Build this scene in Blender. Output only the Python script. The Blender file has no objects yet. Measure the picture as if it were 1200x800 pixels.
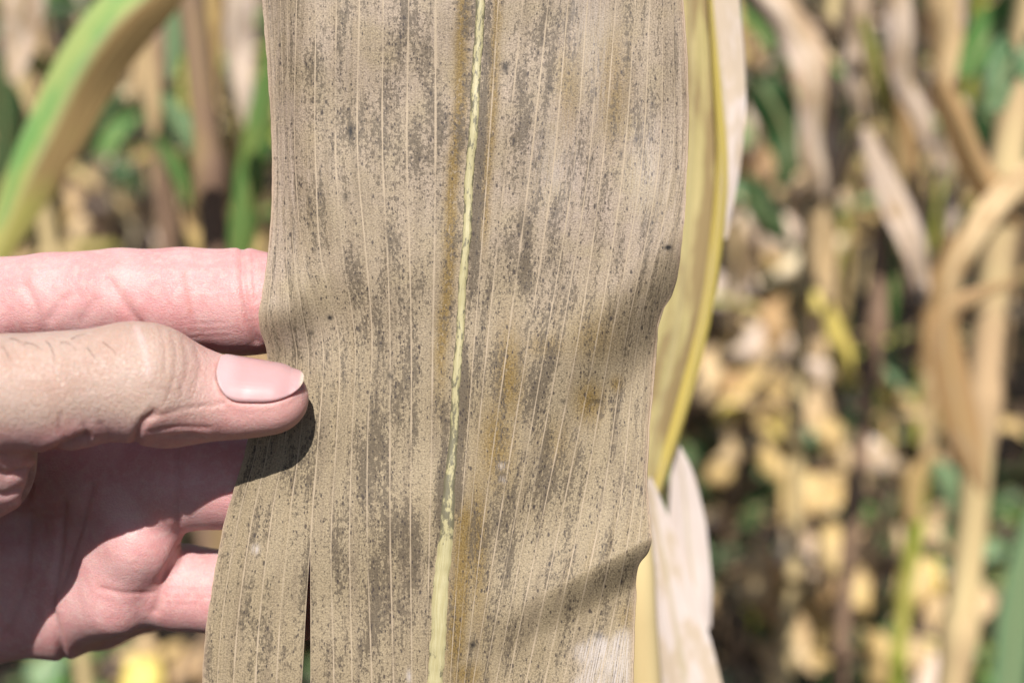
import bpy, math, random
import numpy as np
from mathutils import Vector, Matrix

# ------------------------------------------------------------------ camera
SC = bpy.context.scene
COL = SC.collection
R = math.radians
PITCH = R(18.0)
CAM = Vector((0.0, 0.0, 1.45))
FD = 0.236                      # focus distance (m): the leaf in the hand
PPC = 54.5                      # photo pixels per centimetre at that distance
FPX = PPC * FD * 100            # focal length in photo pixels (1200 wide)
cam_d = bpy.data.cameras.new('camera')
cam = bpy.data.objects.new('camera', cam_d)
COL.objects.link(cam)
cam.location = CAM
cam.rotation_euler = (math.pi / 2 - PITCH, 0, 0)
cam_d.sensor_width = 36.0
cam_d.lens = 36.0 * FPX / 1200.0
cam_d.clip_start = 0.01
cam_d.clip_end = 500
cam_d.dof.use_dof = True
cam_d.dof.focus_distance = FD
cam_d.dof.aperture_fstop = 6.8
SC.camera = cam
AX_R = Vector((1, 0, 0))
AX_F = Vector((0, math.cos(PITCH), -math.sin(PITCH)))
AX_U = Vector((0, math.sin(PITCH), math.cos(PITCH)))

# ------------------------------------------------------------------ world, sun, exposure
to_sun = (AX_R * -0.02 + AX_U * 0.74 - AX_F * 1.0).normalized()
world = bpy.data.worlds.new('World')
SC.world = world
world.use_nodes = True
wn = world.node_tree
sky = wn.nodes.new('ShaderNodeTexSky')
sky.sky_type = 'NISHITA'
sky.sun_disc = False
sky.sun_elevation = math.asin(to_sun.z)
sky.sun_rotation = math.atan2(to_sun.x, to_sun.y)
wn.links.new(sky.outputs[0], wn.nodes['Background'].inputs[0])
wn.nodes['Background'].inputs[1].default_value = 0.05
sun_d = bpy.data.lights.new('sun', 'SUN')
sun_d.energy = 5.0
sun_d.angle = R(0.53)
sun_d.color = (1.0, 0.965, 0.92)
sun = bpy.data.objects.new('sun', sun_d)
COL.objects.link(sun)
sun.rotation_euler = to_sun.to_track_quat('Z', 'Y').to_euler()
sun.location = (0, -2, 4)
SC.view_settings.view_transform = 'Standard'
SC.view_settings.look = 'None'
SC.view_settings.exposure = 0.62
SC.view_settings.gamma = 1.0
SC.view_settings.use_curve_mapping = False
SC.render.engine = 'CYCLES'
SC.cycles.use_denoising = True
SC.cycles.denoiser = 'OPENIMAGEDENOISE'
SC.cycles.denoising_input_passes = 'RGB_ALBEDO_NORMAL'
SC.cycles.denoising_prefilter = 'ACCURATE'
SC.cycles.max_bounces = 6
SC.cycles.diffuse_bounces = 3
SC.cycles.caustics_reflective = False
SC.cycles.caustics_refractive = False

ALB = 0.72                       # overall reflectance of the held leaf
rnd = random.Random(7)
rng = np.random.default_rng(11)

# ------------------------------------------------------------------ pixel helpers
def ray(px, py):
    return AX_F + AX_R * ((px - 600) / FPX) + AX_U * ((400 - py) / FPX)

def PD(px, py, depth):          # point on a pixel's ray at a depth along the view axis (m)
    return CAM + ray(px, py) * depth

def PY(px, py, Y):              # point on a pixel's ray where it meets the upright row plane y = Y
    d = ray(px, py)
    return CAM + d * (Y / d.y)

def cmw(a):                     # (n,3) view-frame cm, origin at the focus point, z to the camera -> world
    a = np.asarray(a, float) / 100.0
    o = np.array(CAM + AX_F * FD)
    return o + a[:, :1] * np.array(AX_R) + a[:, 1:2] * np.array(AX_U) - a[:, 2:3] * np.array(AX_F)

def pxc(px, py, z):             # pixel + height z (cm towards the camera) -> view-frame cm
    s = (FD * 100 - np.asarray(z, float)) / (FD * 100) / PPC
    return np.stack([(np.asarray(px, float) - 600) * s, (400 - np.asarray(py, float)) * s,
                     np.asarray(z, float) + 0 * s], -1)

def cubic(ys, xs, q):           # Catmull-Rom through (ys, xs), evaluated at q
    ys = np.asarray(ys, float); xs = np.asarray(xs, float); q = np.asarray(q, float)
    m = np.gradient(xs, ys)
    i = np.clip(np.searchsorted(ys, q) - 1, 0, len(ys) - 2)
    h = ys[i + 1] - ys[i]
    t = np.clip((q - ys[i]) / h, 0, 1)
    return ((2*t**3 - 3*t**2 + 1) * xs[i] + (t**3 - 2*t**2 + t) * h * m[i]
            + (-2*t**3 + 3*t**2) * xs[i + 1] + (t**3 - t**2) * h * m[i + 1])

def sstep(a, b, x):
    t = np.clip((x - a) / (b - a), 0, 1)
    return t * t * (3 - 2 * t)

# ------------------------------------------------------------------ object helpers
def tag(o, label=None, cat=None, group=None, kind=None):
    if label: o['label'] = label
    if cat: o['category'] = cat
    if group: o['group'] = group
    if kind: o['kind'] = kind
    return o

def empty(name, loc=(0, 0, 0), rz=0.0):
    o = bpy.data.objects.new(name, None)
    o.empty_display_size = 0.05
    o.location = loc
    o.rotation_euler = (0, 0, rz)
    COL.objects.link(o)
    return o

def mesh_from(name, verts, faces, smooth=True):
    me = bpy.data.meshes.new(name)
    me.from_pydata([tuple(v) for v in verts], [], [tuple(f) for f in faces])
    me.update()
    if smooth:
        me.polygons.foreach_set('use_smooth', [True] * len(me.polygons))
    return me

def mesh_quads(name, V, Q):
    me = bpy.data.meshes.new(name)
    me.vertices.add(len(V)); me.vertices.foreach_set('co', np.asarray(V, np.float32).ravel())
    me.loops.add(len(Q) * 4); me.loops.foreach_set('vertex_index', np.asarray(Q, np.int32).ravel())
    me.polygons.add(len(Q))
    me.polygons.foreach_set('loop_start', np.arange(0, len(Q) * 4, 4, dtype=np.int32))
    me.update(calc_edges=True); me.validate()
    me.polygons.foreach_set('use_smooth', np.ones(len(Q), bool))
    return me

def obj(name, me, mat=None, parent=None):
    o = bpy.data.objects.new(name, me)
    COL.objects.link(o)
    if mat is not None:
        if not me.materials:
            me.materials.append(mat)
        else:
            o.material_slots[0].link = 'OBJECT'
            o.material_slots[0].material = mat
    if parent is not None:
        o.parent = parent
    return o

def fattr(me, name, arr):
    a = me.attributes.new(name, 'FLOAT', 'POINT')
    a.data.foreach_set('value', np.asarray(arr, np.float32).ravel())

def vattr(me, name, arr):
    a = me.attributes.new(name, 'FLOAT_VECTOR', 'POINT')
    a.data.foreach_set('vector', np.asarray(arr, np.float32).ravel())

# ------------------------------------------------------------------ shader helper
class G:
    def __init__(s, name):
        s.m = bpy.data.materials.new(name); s.m.use_nodes = True
        s.t = s.m.node_tree; s.t.nodes.clear()
        s.out = s.t.nodes.new('ShaderNodeOutputMaterial')
    def put(s, sock, v):
        if isinstance(v, bpy.types.NodeSocket): s.t.links.new(v, sock)
        elif v is not None:
            if isinstance(v, (tuple, list)) and len(v) == 3 and sock.type == 'RGBA': v = (*v, 1)
            sock.default_value = v
    def n(s, typ, ins=None, **kw):
        nd = s.t.nodes.new('ShaderNode' + typ)
        for k, v in kw.items(): setattr(nd, k, v)
        for k, v in (ins or {}).items(): s.put(nd.inputs[k], v)
        return nd
    def ma(s, op, a, b=None, c=None, clamp=False):
        nd = s.t.nodes.new('ShaderNodeMath'); nd.operation = op; nd.use_clamp = clamp
        for i, v in enumerate((a, b, c)):
            if v is not None: s.put(nd.inputs[i], v)
        return nd.outputs[0]
    def mr(s, v, a, b, c=0.0, d=1.0, smooth=True):
        nd = s.t.nodes.new('ShaderNodeMapRange')
        nd.interpolation_type = 'SMOOTHSTEP' if smooth else 'LINEAR'
        for i, x in enumerate((v, a, b, c, d)): s.put(nd.inputs[i], x)
        return nd.outputs[0]
    def mix(s, f, a, b, mode='MIX'):
        nd = s.t.nodes.new('ShaderNodeMix'); nd.data_type = 'RGBA'; nd.blend_type = mode
        s.put(nd.inputs[0], f); s.put(nd.inputs[6], a); s.put(nd.inputs[7], b)
        return nd.outputs[2]
    def at(s, name, out=2):
        nd = s.t.nodes.new('ShaderNodeAttribute'); nd.attribute_name = name
        return nd.outputs[out]
    def vm(s, vec, mul):
        nd = s.t.nodes.new('ShaderNodeVectorMath'); nd.operation = 'MULTIPLY'
        s.put(nd.inputs[0], vec); nd.inputs[1].default_value = mul
        return nd.outputs[0]
    def noise(s, vec, scale, detail=3.0, rough=0.55, out=0):
        nd = s.n('TexNoise', {'Vector': vec, 'Scale': scale, 'Detail': detail, 'Roughness': rough})
        return nd.outputs[out]
    def val(s, g):   # grey multiplier as colour
        nd = s.t.nodes.new('ShaderNodeCombineColor')
        for i in range(3): s.put(nd.inputs[i], g)
        return nd.outputs[0]
    def dim(s, c, k): return s.mix(1.0, c, (k, k, k), 'MULTIPLY')
    def finish(s, shader): s.t.links.new(shader, s.out.inputs[0]); return s.m

def leaf_mat(name, c1, c2, c3, rough=0.55, trans=0.18, spec=0.4, tiplen=0.0, tipcol=None, half=None):
    """dry or green blade: lengthwise streaks, blotches, a paler midrib; uv.x runs across, uv.y along"""
    g = G(name)
    uv = g.n('UVMap').outputs[0]
    oi = g.n('ObjectInfo').outputs['Random']
    sh = g.n('VectorMath', {0: uv, 1: g.n('CombineXYZ', {0: oi, 1: g.ma('MULTIPLY', oi, 37.0), 2: oi}).outputs[0]}, operation='ADD').outputs[0]
    st = g.noise(g.vm(sh, (14, 1.6, 1)), 2.2, 3.0)
    bl = g.noise(g.vm(sh, (1.3, 2.4, 1)), 2.6, 3.0)
    col = g.mix(g.mr(st, 0.35, 0.65), c1, c2)
    col = g.mix(g.mr(g.ma('ADD', bl, g.ma('MULTIPLY', g.ma('SUBTRACT', oi, 0.5), 0.25)), 0.5, 0.68), col, c3)
    sx = g.n('SeparateXYZ', {0: uv})
    if half is not None:
        hf = g.mr(g.ma('ADD', sx.outputs[0], g.ma('MULTIPLY', g.ma('SUBTRACT', st, 0.5), 0.25)), 0.46, 0.6)
        col = g.mix(hf, col, g.mix(g.mr(st, 0.35, 0.65), half[0], half[1]))
    if tipcol is not None:
        tf = g.mr(g.ma('ADD', sx.outputs[1], g.ma('MULTIPLY', g.ma('SUBTRACT', bl, 0.5), 0.6)), tiplen - 0.15, tiplen + 0.15)
        col = g.mix(tf, col, tipcol)
    mid = g.ma('ABSOLUTE', g.ma('SUBTRACT', sx.outputs[0], 0.5))
    col = g.mix(g.mr(mid, 0.03, 0.06, 0.45, 0.0), col, (0.55, 0.46, 0.24))
    fs = g.ma('FRACT', g.ma('MULTIPLY', sx.outputs[0], 17.0))
    bh = g.ma('ADD', g.ma('MULTIPLY', g.ma('ABSOLUTE', g.ma('SUBTRACT', fs, 0.5)), 0.6), st)
    bump = g.n('Bump', {'Strength': 0.5, 'Distance': 0.001, 'Height': bh}).outputs[0]
    col = g.dim(col, 0.92)
    p = g.n('BsdfPrincipled', {'Base Color': col, 'Roughness': rough, 'Specular IOR Level': spec, 'Normal': bump})
    t = g.n('BsdfTranslucent', {'Color': col, 'Normal': bump})
    mx = g.n('MixShader', {0: trans, 1: p.outputs[0], 2: t.outputs[0]})
    return g.finish(mx.outputs[0])

M = {}
M['tan'] = leaf_mat('dry_tan_leaf', (0.74, 0.54, 0.31), (0.58, 0.39, 0.19), (0.42, 0.25, 0.11))
M['blush'] = leaf_mat('blush_white_leaf', (0.92, 0.80, 0.73), (0.86, 0.70, 0.61), (0.76, 0.61, 0.46))
M['straw'] = leaf_mat('straw_leaf', (0.74, 0.60, 0.30), (0.50, 0.43, 0.17), (0.40, 0.29, 0.14))
M['pale'] = leaf_mat('bleached_leaf', (0.84, 0.67, 0.55), (0.66, 0.50, 0.37), (0.52, 0.36, 0.22))
M['yellow'] = leaf_mat('yellow_leaf', (0.70, 0.50, 0.19), (0.58, 0.39, 0.17), (0.44, 0.28, 0.12))
M['bright'] = leaf_mat('bright_yellow_leaf', (0.80, 0.64, 0.13), (0.76, 0.58, 0.18), (0.70, 0.56, 0.28))
M['orange'] = leaf_mat('orange_brown_leaf', (0.50, 0.31, 0.14), (0.44, 0.26, 0.11), (0.46, 0.31, 0.18))
M['brown'] = leaf_mat('brown_leaf', (0.06, 0.037, 0.023), (0.038, 0.024, 0.016), (0.11, 0.066, 0.037))
M['green'] = leaf_mat('green_leaf', (0.085, 0.20, 0.045), (0.12, 0.25, 0.06), (0.16, 0.24, 0.05), rough=0.42, spec=0.5)
M['dark'] = leaf_mat('dark_green_leaf', (0.035, 0.085, 0.03), (0.05, 0.11, 0.035), (0.06, 0.09, 0.03), rough=0.45)
M['sage'] = leaf_mat('sage_green_leaf', (0.18, 0.29, 0.14), (0.24, 0.35, 0.18), (0.12, 0.22, 0.09), rough=0.38, spec=0.6)
M['lime'] = leaf_mat('yellowing_leaf', (0.34, 0.36, 0.07), (0.44, 0.40, 0.10), (0.26, 0.33, 0.06), tiplen=0.55, tipcol=(0.50, 0.36, 0.17))
M['greentan'] = leaf_mat('green_leaf_with_dry_half', (0.16, 0.33, 0.075), (0.27, 0.42, 0.16), (0.36, 0.44, 0.14),
                         half=((0.52, 0.36, 0.15), (0.36, 0.22, 0.09)), tiplen=0.72, tipcol=(0.52, 0.47, 0.13))

def stalk_mat(name, c1, c2, c3):
    g = G(name)
    tc = g.n('TexCoord').outputs['Object']
    oi = g.n('ObjectInfo').outputs['Random']
    n1 = g.noise(g.vm(tc, (90, 90, 5)), 1.0, 3.0)
    n2 = g.noise(g.vm(tc, (9, 9, 5)), 1.0, 3.0)
    col = g.mix(g.mr(n1, 0.35, 0.65), c1, c2)
    col = g.mix(g.mr(g.ma('ADD', n2, g.ma('MULTIPLY', g.ma('SUBTRACT', oi, 0.5), 0.3)), 0.48, 0.68), col, c3)
    bump = g.n('Bump', {'Strength': 0.4, 'Distance': 0.001, 'Height': n1}).outputs[0]
    p = g.n('BsdfPrincipled', {'Base Color': col, 'Roughness': 0.5, 'Specular IOR Level': 0.4, 'Normal': bump})
    return g.finish(p.outputs[0])
M['stalk'] = stalk_mat('dry_stalk', (0.60, 0.47, 0.24), (0.54, 0.40, 0.20), (0.50, 0.34, 0.19))
M['stalk_green'] = stalk_mat('green_stalk', (0.24, 0.30, 0.04), (0.32, 0.33, 0.05), (0.44, 0.38, 0.10))
M['stalk_brown'] = stalk_mat('brown_stalk', (0.26, 0.17, 0.11), (0.20, 0.12, 0.08), (0.34, 0.24, 0.10))
M['twig'] = stalk_mat('weed_stem', (0.16, 0.10, 0.06), (0.22, 0.15, 0.09), (0.12, 0.08, 0.05))
M['husk'] = stalk_mat('dry_husk', (0.60, 0.49, 0.31), (0.52, 0.41, 0.25), (0.46, 0.34, 0.19))

# ------------------------------------------------------------------ ground
def ground():
    g = G('soil')
    tc = g.n('TexCoord').outputs['Object']
    n1 = g.noise(tc, 2.2, 6.0, 0.6)
    n2 = g.noise(tc, 34.0, 5.0, 0.65)
    col = g.mix(g.mr(n1, 0.35, 0.65), (0.020, 0.015, 0.012), (0.038, 0.028, 0.021))
    col = g.mix(g.mr(n2, 0.52, 0.72), col, (0.055, 0.041, 0.030))
    bump = g.n('Bump', {'Strength': 0.9, 'Distance': 0.03, 'Height': n2}).outputs[0]
    p = g.n('BsdfPrincipled', {'Base Color': col, 'Roughness': 0.95, 'Specular IOR Level': 0.2, 'Normal': bump})
    m = g.finish(p.outputs[0])
    xs = np.concatenate([[-200, -60, -20, -9], np.linspace(-5, 5, 101), [9, 20, 60, 200]])
    ys = np.concatenate([[-200, -60, -15, -5], np.linspace(-1.5, 9, 106), [14, 30, 80, 250]])
    X, Y = np.meshgrid(xs, ys)
    near = (np.abs(X) < 5.01) & (Y > -1.6) & (Y < 9.01)
    Z = (0.018 * np.sin(X * 7.1 + 2 * np.sin(Y * 3)) * np.sin(Y * 8.3 + 1.7 * np.sin(X * 2.2))
         + rng.normal(0, 0.007, X.shape)) * near - 0.02
    nx, ny = len(xs), len(ys)
    V = np.stack([X, Y, Z], -1).reshape(-1, 3)
    i = np.arange(nx * ny).reshape(ny, nx)
    Q = np.stack([i[:-1, :-1], i[:-1, 1:], i[1:, 1:], i[1:, :-1]], -1).reshape(-1, 4)
    tag(obj('ground', mesh_quads('ground', V, Q), m), 'dark bare soil of the corn field', kind='structure')
ground()

# ------------------------------------------------------------------ the leaf in the hand
ROWS = [0, 200, 300, 400, 500, 600, 800]
EL_Y = [-260, 0, 50, 100, 170, 240, 290, 320, 345, 370, 390, 410, 430, 470, 520, 545, 570, 600, 640, 680, 720, 760, 800, 1000]
EL_X = [303, 307, 311, 315, 319, 319, 315, 311, 307, 303, 306, 312, 312, 302, 289, 283, 275, 266, 257, 250, 244, 240, 238, 232]
ER_Y = [-260, 0, 60, 120, 200, 260, 300, 325, 345, 360, 380, 400, 450, 500, 560, 600, 622, 638, 648, 658, 670, 700, 750, 800, 1000]
ER_X = [786, 799, 804, 806, 805, 802, 797, 794, 788, 779, 771, 769, 765, 760, 758, 761, 763.5, 763, 759, 751, 747, 745, 743, 742, 732]
MID_Y = [-260, 0, 100, 200, 300, 400, 500, 600, 700, 800, 1000]
MID_X = [578, 563, 558, 551, 545, 538, 532, 525, 516, 510, 496]
LV = {1: [347, 346, 355, 378, 374, 366, 359], 2: [370, 370, 376, 397, 395, 389, 388], 3: [394, 394, 402, 416, 413, 410, 410],
      4: [421, 420, 429, 436, 431, 430, 434], 5: [449, 449, 454, 457, 457, 457, 460], 6: [479, 477, 480, 482, 482, 481, 482],
      7: [510, 510, 509, 507, 506, 504, 499]}
RROW = [0, 200, 400, 600, 800]
RV = [[584, 571, 556, 541, 527], [613, 592, 571, 552, 534], [643, 621, 595, 568, 544], [666, 648, 619, 587, 554], [689, 672, 640, 605, 567],
      [704, 689, 657, 620, 581], [722, 705, 677, 637, 595], [745, 730, 699, 659, 616], [762, 751, 716, 681, 638],
      [778, 771, 733, 704, 660], [789, 787, 747, 725, 681], [795, 797, 760, 741, 703], [797.5, 801.5, 766, 752, 722]]

def ext(y):                      # clamp used for vein tables outside the frame
    return np.clip(y, 0, 800)

def leaf_rows(y):
    el, er, mid = cubic(EL_Y, EL_X, y), cubic(ER_Y, ER_X, y), cubic(MID_Y, MID_X, y)
    off = mid - cubic(MID_Y, MID_X, ext(y))
    ks = [el]
    v1 = cubic(ROWS, LV[1], ext(y)) + off
    for f in (0.15, 0.31, 0.53, 0.74): ks.append(el + (v1 - el) * f)
    for k in range(1, 8): ks.append(cubic(ROWS, LV[k], ext(y)) + off)
    ks.append(mid)
    er0 = cubic(ER_Y, ER_X, ext(y)) + off
    for k, tab in enumerate(RV):
        ks.append(np.minimum(np.maximum(cubic(RROW, tab, ext(y)) + off, mid + 6 + 4 * k), er0 - (13 - k) * 1.0))
    ks.append(np.maximum(er, ks[-1] + 1.5))
    return np.stack(ks, -1)       # (ny, 27): 26 gaps between veins, the midrib is index 12

def leaf_z(px, py, el, er):
    """height in cm towards the camera"""
    z = 0.0 * px
    w = (px - 535) / 260.0
    z += -0.16 * w * w                                                        # gently arched across
    z += -0.55 * sstep(70, 0, px - el) ** 2 * sstep(330, 200, py)              # upper left margin rolls away
    z += -0.10 * sstep(40, 0, px - el) * sstep(520, 600, py)
    z += -0.28 * sstep(60, 0, er - px) ** 2 * sstep(300, 180, py)
    # pinch at the thumb: a bulge above the nail, a dip beside it
    z += 0.55 * np.exp(-(((px - 318) / 42) ** 2 + ((py - 362) / 40) ** 2))
    z += -0.20 * np.exp(-(((px - 388) / 36) ** 2 + ((py - 378) / 42) ** 2))
    z += 0.16 * np.exp(-(((px - 400) / 70) ** 2 + ((py - 255) / 70) ** 2))
    # two pleats running in from the right margin
    t = (px - 735) * 0.66 + (py - 398) * 0.75
    a = sstep(585, 800, px)
    z += a * (0.64 - 1.20 * sstep(-56, 42, t) + 0.56 * sstep(42, 200, t)) * np.exp(-np.maximum(-t - 60, 0) / 130)
    t2 = (px - 700) * 0.46 + (py - 690) * 0.89
    a2 = sstep(540, 765, px)
    z += a2 * (0.46 * np.exp(-np.maximum(-t2 - 25, 0) / 60) - 0.80 * sstep(-28, 22, t2) + 0.36 * sstep(22, 130, t2)) * sstep(-150, -20, t2)
    # loose waviness
    z += 0.045 * np.sin(py / 47 + 1.3) * np.sin(px / 61 + 0.4) + 0.03 * np.sin(py / 23 + px / 71)
    z += 0.05 * np.sin((px + py * 0.3) / 38) * sstep(480, 330, px) * sstep(560, 700, py)
    # beyond the frame it bends away
    z += -0.9 * sstep(0, -260, py) ** 1.0 * np.maximum(-py, 0) / 260 * 2.0 - 0.5 * np.maximum(py - 800, 0) / 200
    return z

def blob(px, py, lst):
    o = 0 * px
    for x, y, sx, sy, a in lst:
        o = np.maximum(o, a * np.exp(-(((px - x) / sx) ** 2 + ((py - y) / sy) ** 2)))
    return o

def build_leaf():
    per = 7
    yy = np.concatenate([np.arange(-260, 0, 8.0), np.arange(0, 800, 2.1), np.arange(800, 1001, 8.0)])
    K = leaf_rows(yy)                                   # (ny, 27)
    nk = K.shape[1]
    s = np.linspace(0, nk - 1, (nk - 1) * per + 1)
    PX = np.stack([np.interp(s, np.arange(nk), K[j]) for j in range(len(yy))])
    S = np.broadcast_to(s, PX.shape).copy()
    PYY = np.broadcast_to(yy[:, None], PX.shape).copy()
    # ragged margin
    edge_l = np.exp(-S / 0.35); edge_r = np.exp(-(nk - 1 - S) / 0.35)
    jag = 0.8 * np.sin(PYY / 9.1) + 0.6 * np.sin(PYY / 3.7 + 1) + 0.5 * np.sin(PYY / 21.0)
    PX += jag * (edge_l + edge_r) * 0.35
    # the split near the left margin opens towards the bottom
    cut = 5 * per                                        # column of vein 1 (s = 5)
    gap = np.clip((yy - 645) / 155.0, 0, 1.6) ** 0.8 * 5.2
    C = np.arange(len(s))[None, :]
    PXl = PX - gap[:, None] * np.exp(-np.maximum(cut - C, 0) / 22.0) * (C <= cut)
    PXr = PX + gap[:, None] * 0.9 * np.exp(-np.maximum(C - cut, 0) / 22.0) * (C >= cut)
    el = K[:, :1]; er = K[:, -1:]
    def pts(P):
        z = leaf_z(P, PYY, el, er)
        d = np.abs(S - np.round(S))
        z = z + 0.011 * np.exp(-(d / 0.09) ** 2)          # raised veins
        z = z - 0.05 * np.exp(-((S - 12) / 0.7) ** 2)     # groove that holds the midrib
        z = z + 0.012 * np.sin(S * 2 * math.pi + 0.6) * np.sin(PYY / 60 + S)
        return pxc(P, PYY, z)
    A = pts(PXl); B = pts(PXr)
    V = np.where((C <= cut)[..., None], A, B)
    ny, nx = PX.shape
    idx = np.arange(ny * nx).reshape(ny, nx)
    V = V.reshape(-1, 3)
    # duplicate the cut column below the start of the split
    j0 = int(np.searchsorted(yy, 645))
    dup = np.arange(ny - j0) + ny * nx
    V = np.concatenate([V, B[j0:, cut]])
    Q = np.stack([idx[:-1, :-1], idx[1:, :-1], idx[1:, 1:], idx[:-1, 1:]], -1)
    for j in range(j0 - 1, ny - 1):
        q = Q[j, cut]
        if j >= j0: q[0] = dup[j - j0]
        q[1] = dup[j + 1 - j0]
    Q = Q.reshape(-1, 4)
    def full(a): return np.concatenate([a.reshape(-1), a[j0:, cut]])
    fS, fX, fY = full(S), full(PX), full(PYY)
    me = mesh_quads('blade', cmw(V), Q)
    xm = np.interp(fY, yy, K[:, 12]); fel = np.interp(fY, yy, K[:, 0]); fer = np.interp(fY, yy, K[:, -1])
    vattr(me, 'lc', np.stack([fS, fY / PPC, 0 * fS], -1))
    vattr(me, 'pc', np.stack([(fX - 600) / PPC, fY / PPC, 0 * fS], -1))
    dm = fX - xm
    wob = 1.2 * np.sin(fY / 29) + 0.8 * np.sin(fY / 7.3 + 1)
    mould = np.exp(-((dm - 10 + wob * .3) / 6.5) ** 2) * (sstep(-40, 40, fY) * sstep(400, 320, fY) * 0.95 + 0.85 * sstep(380, 440, fY) * sstep(640, 590, fY))
    mould = np.maximum(mould, np.exp(-((dm + 10 + wob * .3) / 6) ** 2) * (0.55 * sstep(330, 100, fY) + 0.95 * sstep(440, 500, fY) * sstep(660, 600, fY)))
    mould = np.maximum(mould, blob(fX, fY, [(462, 250, 14, 60, .5), (468, 40, 18, 90, .55), (376, 120, 14, 60, .5), (455, 480, 30, 110, .5), (440, 600, 30, 90, .55),
        (450, 700, 45, 70, .55), (470, 640, 20, 60, .6), (590, 620, 14, 80, .8), (640, 60, 18, 70, .45), (610, 130, 22, 60, .5), (632, 470, 20, 90, .5), (650, 300, 10, 90, .5),
        (600, 310, 30, 60, .5), (395, 400, 30, 25, .3), (490, 200, 20, 70, .4), (430, 530, 20, 40, .5), (630, 560, 40, 60, .4), (690, 200, 18, 50, .35)]))
    ochre = np.exp(-((dm + 19 + wob) / 8) ** 2) * sstep(520, 380, fY) * 0.95
    ochre = np.maximum(ochre, np.exp(-((dm - 21 + wob) / 6) ** 2) * 0.75 * sstep(330, 240, fY))
    ochre = np.maximum(ochre, np.exp(-((dm - 22 + wob) / 12) ** 2) * sstep(560, 620, fY) * sstep(820, 740, fY))
    ochre = np.maximum(ochre, blob(fX, fY, [(596, 440, 16, 60, .85), (582, 520, 22, 50, .85), (690, 470, 18, 26, .85), (640, 405, 25, 14, .55), (718, 105, 20, 70, .55),
        (665, 110, 14, 60, .5), (560, 640, 12, 90, .8), (722, 450, 8, 10, .7), (650, 520, 20, 30, .4), (695, 395, 30, 30, .5), (735, 722, 12, 16, .5), (545, 790, 20, 16, .8)]))
    brown = blob(fX, fY, [(720, 110, 28, 90, .55), (785, 260, 26, 60, .5), (345, 240, 30, 160, .35), (740, 360, 60, 50, .35), (330, 60, 20, 80, .4), (355, 500, 30, 60, .1),
        (430, 120, 40, 100, .25), (600, 760, 70, 60, .15)])
    bleach = sstep(668, 690, fX + 5 * np.sin(fY / 6)) * sstep(738, 756, fY + 0.15 * (fX - 700) + 4 * np.sin(fX / 5)) * sstep(742, 733, fX)
    bleach = np.maximum(bleach, blob(fX, fY, [(690, 20, 30, 60, .35), (700, 60, 14, 90, .35), (760, 200, 30, 70, .35), (650, 190, 30, 70, .3), (300, 643, 4, 5, 1.3), (478, 792, 3, 8, 1), (588, 546, 4, 4, .9), (589, 562, 3, 4, .8)]))
    spot = blob(fX, fY, [(592, 79, 3.2, 7, 1.2), (411, 154, 3, 7, 1.2), (783, 290, 4.5, 3, 1.3), (387, 372, 3, 3, 1.2), (456, 440, 2.2, 4.5, 1.1), (645, 103, 3, 3, .9), (554, 755, 5, 4, .9),
        (700, 745, 3, 3, .6), (365, 390, 2.5, 3, .9), (470, 352, 2, 3, .7), (405, 232, 3, 6, .6), (660, 470, 3, 3, .8), (699, 470, 7, 3, .7)])
    pink = sstep(560, 120, fY) * 0.75 + blob(fX, fY, [(700, 230, 90, 120, .5), (325, 250, 22, 140, .9), (350, 400, 40, 30, .5), (680, 775, 14, 25, .9)])  # pinker top; left margin above the hand has skin bounce light painted in
    edge = np.maximum(np.exp(-(fX - fel) / 2.5), np.exp(-(fer - fX) / 2.5))
    for nm, a in (('mould', mould), ('ochre', ochre), ('brown', brown), ('bleach', bleach), ('spot', spot), ('pink', pink), ('edge', edge)):
        fattr(me, nm, a)

    # material
    g = G('withered_leaf_blade')
    lc = g.at('lc', 1); pc = g.at('pc', 1)
    sx = g.n('SeparateXYZ', {0: lc})
    sv, yv = sx.outputs[0], sx.outputs[1]
    c = g.mix(g.mr(g.noise(pc, 0.45, 3.0), 0.3, 0.7), (0.405, 0.318, 0.203), (0.365, 0.282, 0.172))
    c = g.mix(g.ma('MULTIPLY', g.at('pink'), g.mr(g.noise(pc, 0.9, 3.0), 0.25, 0.65), clamp=True), c, (0.435, 0.338, 0.262))
    # broad tone across the veins
    n_st = g.noise(g.vm(lc, (1.6, 0.35, 1)), 1.0, 4.0, 0.6)
    c = g.mix(g.mr(n_st, 0.45, 0.72, 0.0, 0.75), c, (0.27, 0.205, 0.135))
    c = g.mix(g.ma('MULTIPLY', g.at('brown'), g.mr(g.noise(g.vm(lc, (2.2, 1.1, 1)), 1.3, 4.0), 0.3, 0.6)), c, (0.24, 0.175, 0.085))
    # fine parallel nerves between the veins
    f6 = g.ma('ABSOLUTE', g.ma('SUBTRACT', g.ma('FRACT', g.ma('MULTIPLY', sv, 5.0)), 0.5))
    nerv = g.mr(f6, 0.28, 0.5)
    nmask = g.mr(g.noise(g.vm(lc, (3.0, 0.8, 1)), 1.0, 2.0), 0.35, 0.7)
    c = g.mix(g.ma('MULTIPLY', g.ma('MULTIPLY', nerv, nmask), 0.22), c, (0.54, 0.41, 0.27))
    c = g.mix(g.ma('MULTIPLY', g.ma('MULTIPLY', g.mr(f6, 0.16, 0.0), g.mr(nmask, 1.0, 0.2)), 0.22), c, (0.22, 0.165, 0.105))
    # grain
    gr = g.noise(pc, 26.0, 2.0, 0.7)
    c = g.mix(1.0, c, g.val(g.mr(gr, 0.25, 0.75, 0.50, 1.46, False)), 'MULTIPLY')
    gr2 = g.noise(pc, 55.0, 1.0, 0.5)
    c = g.mix(g.mr(gr2, 0.62, 0.74, 0.0, 0.55), c, (0.60, 0.50, 0.39))
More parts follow.
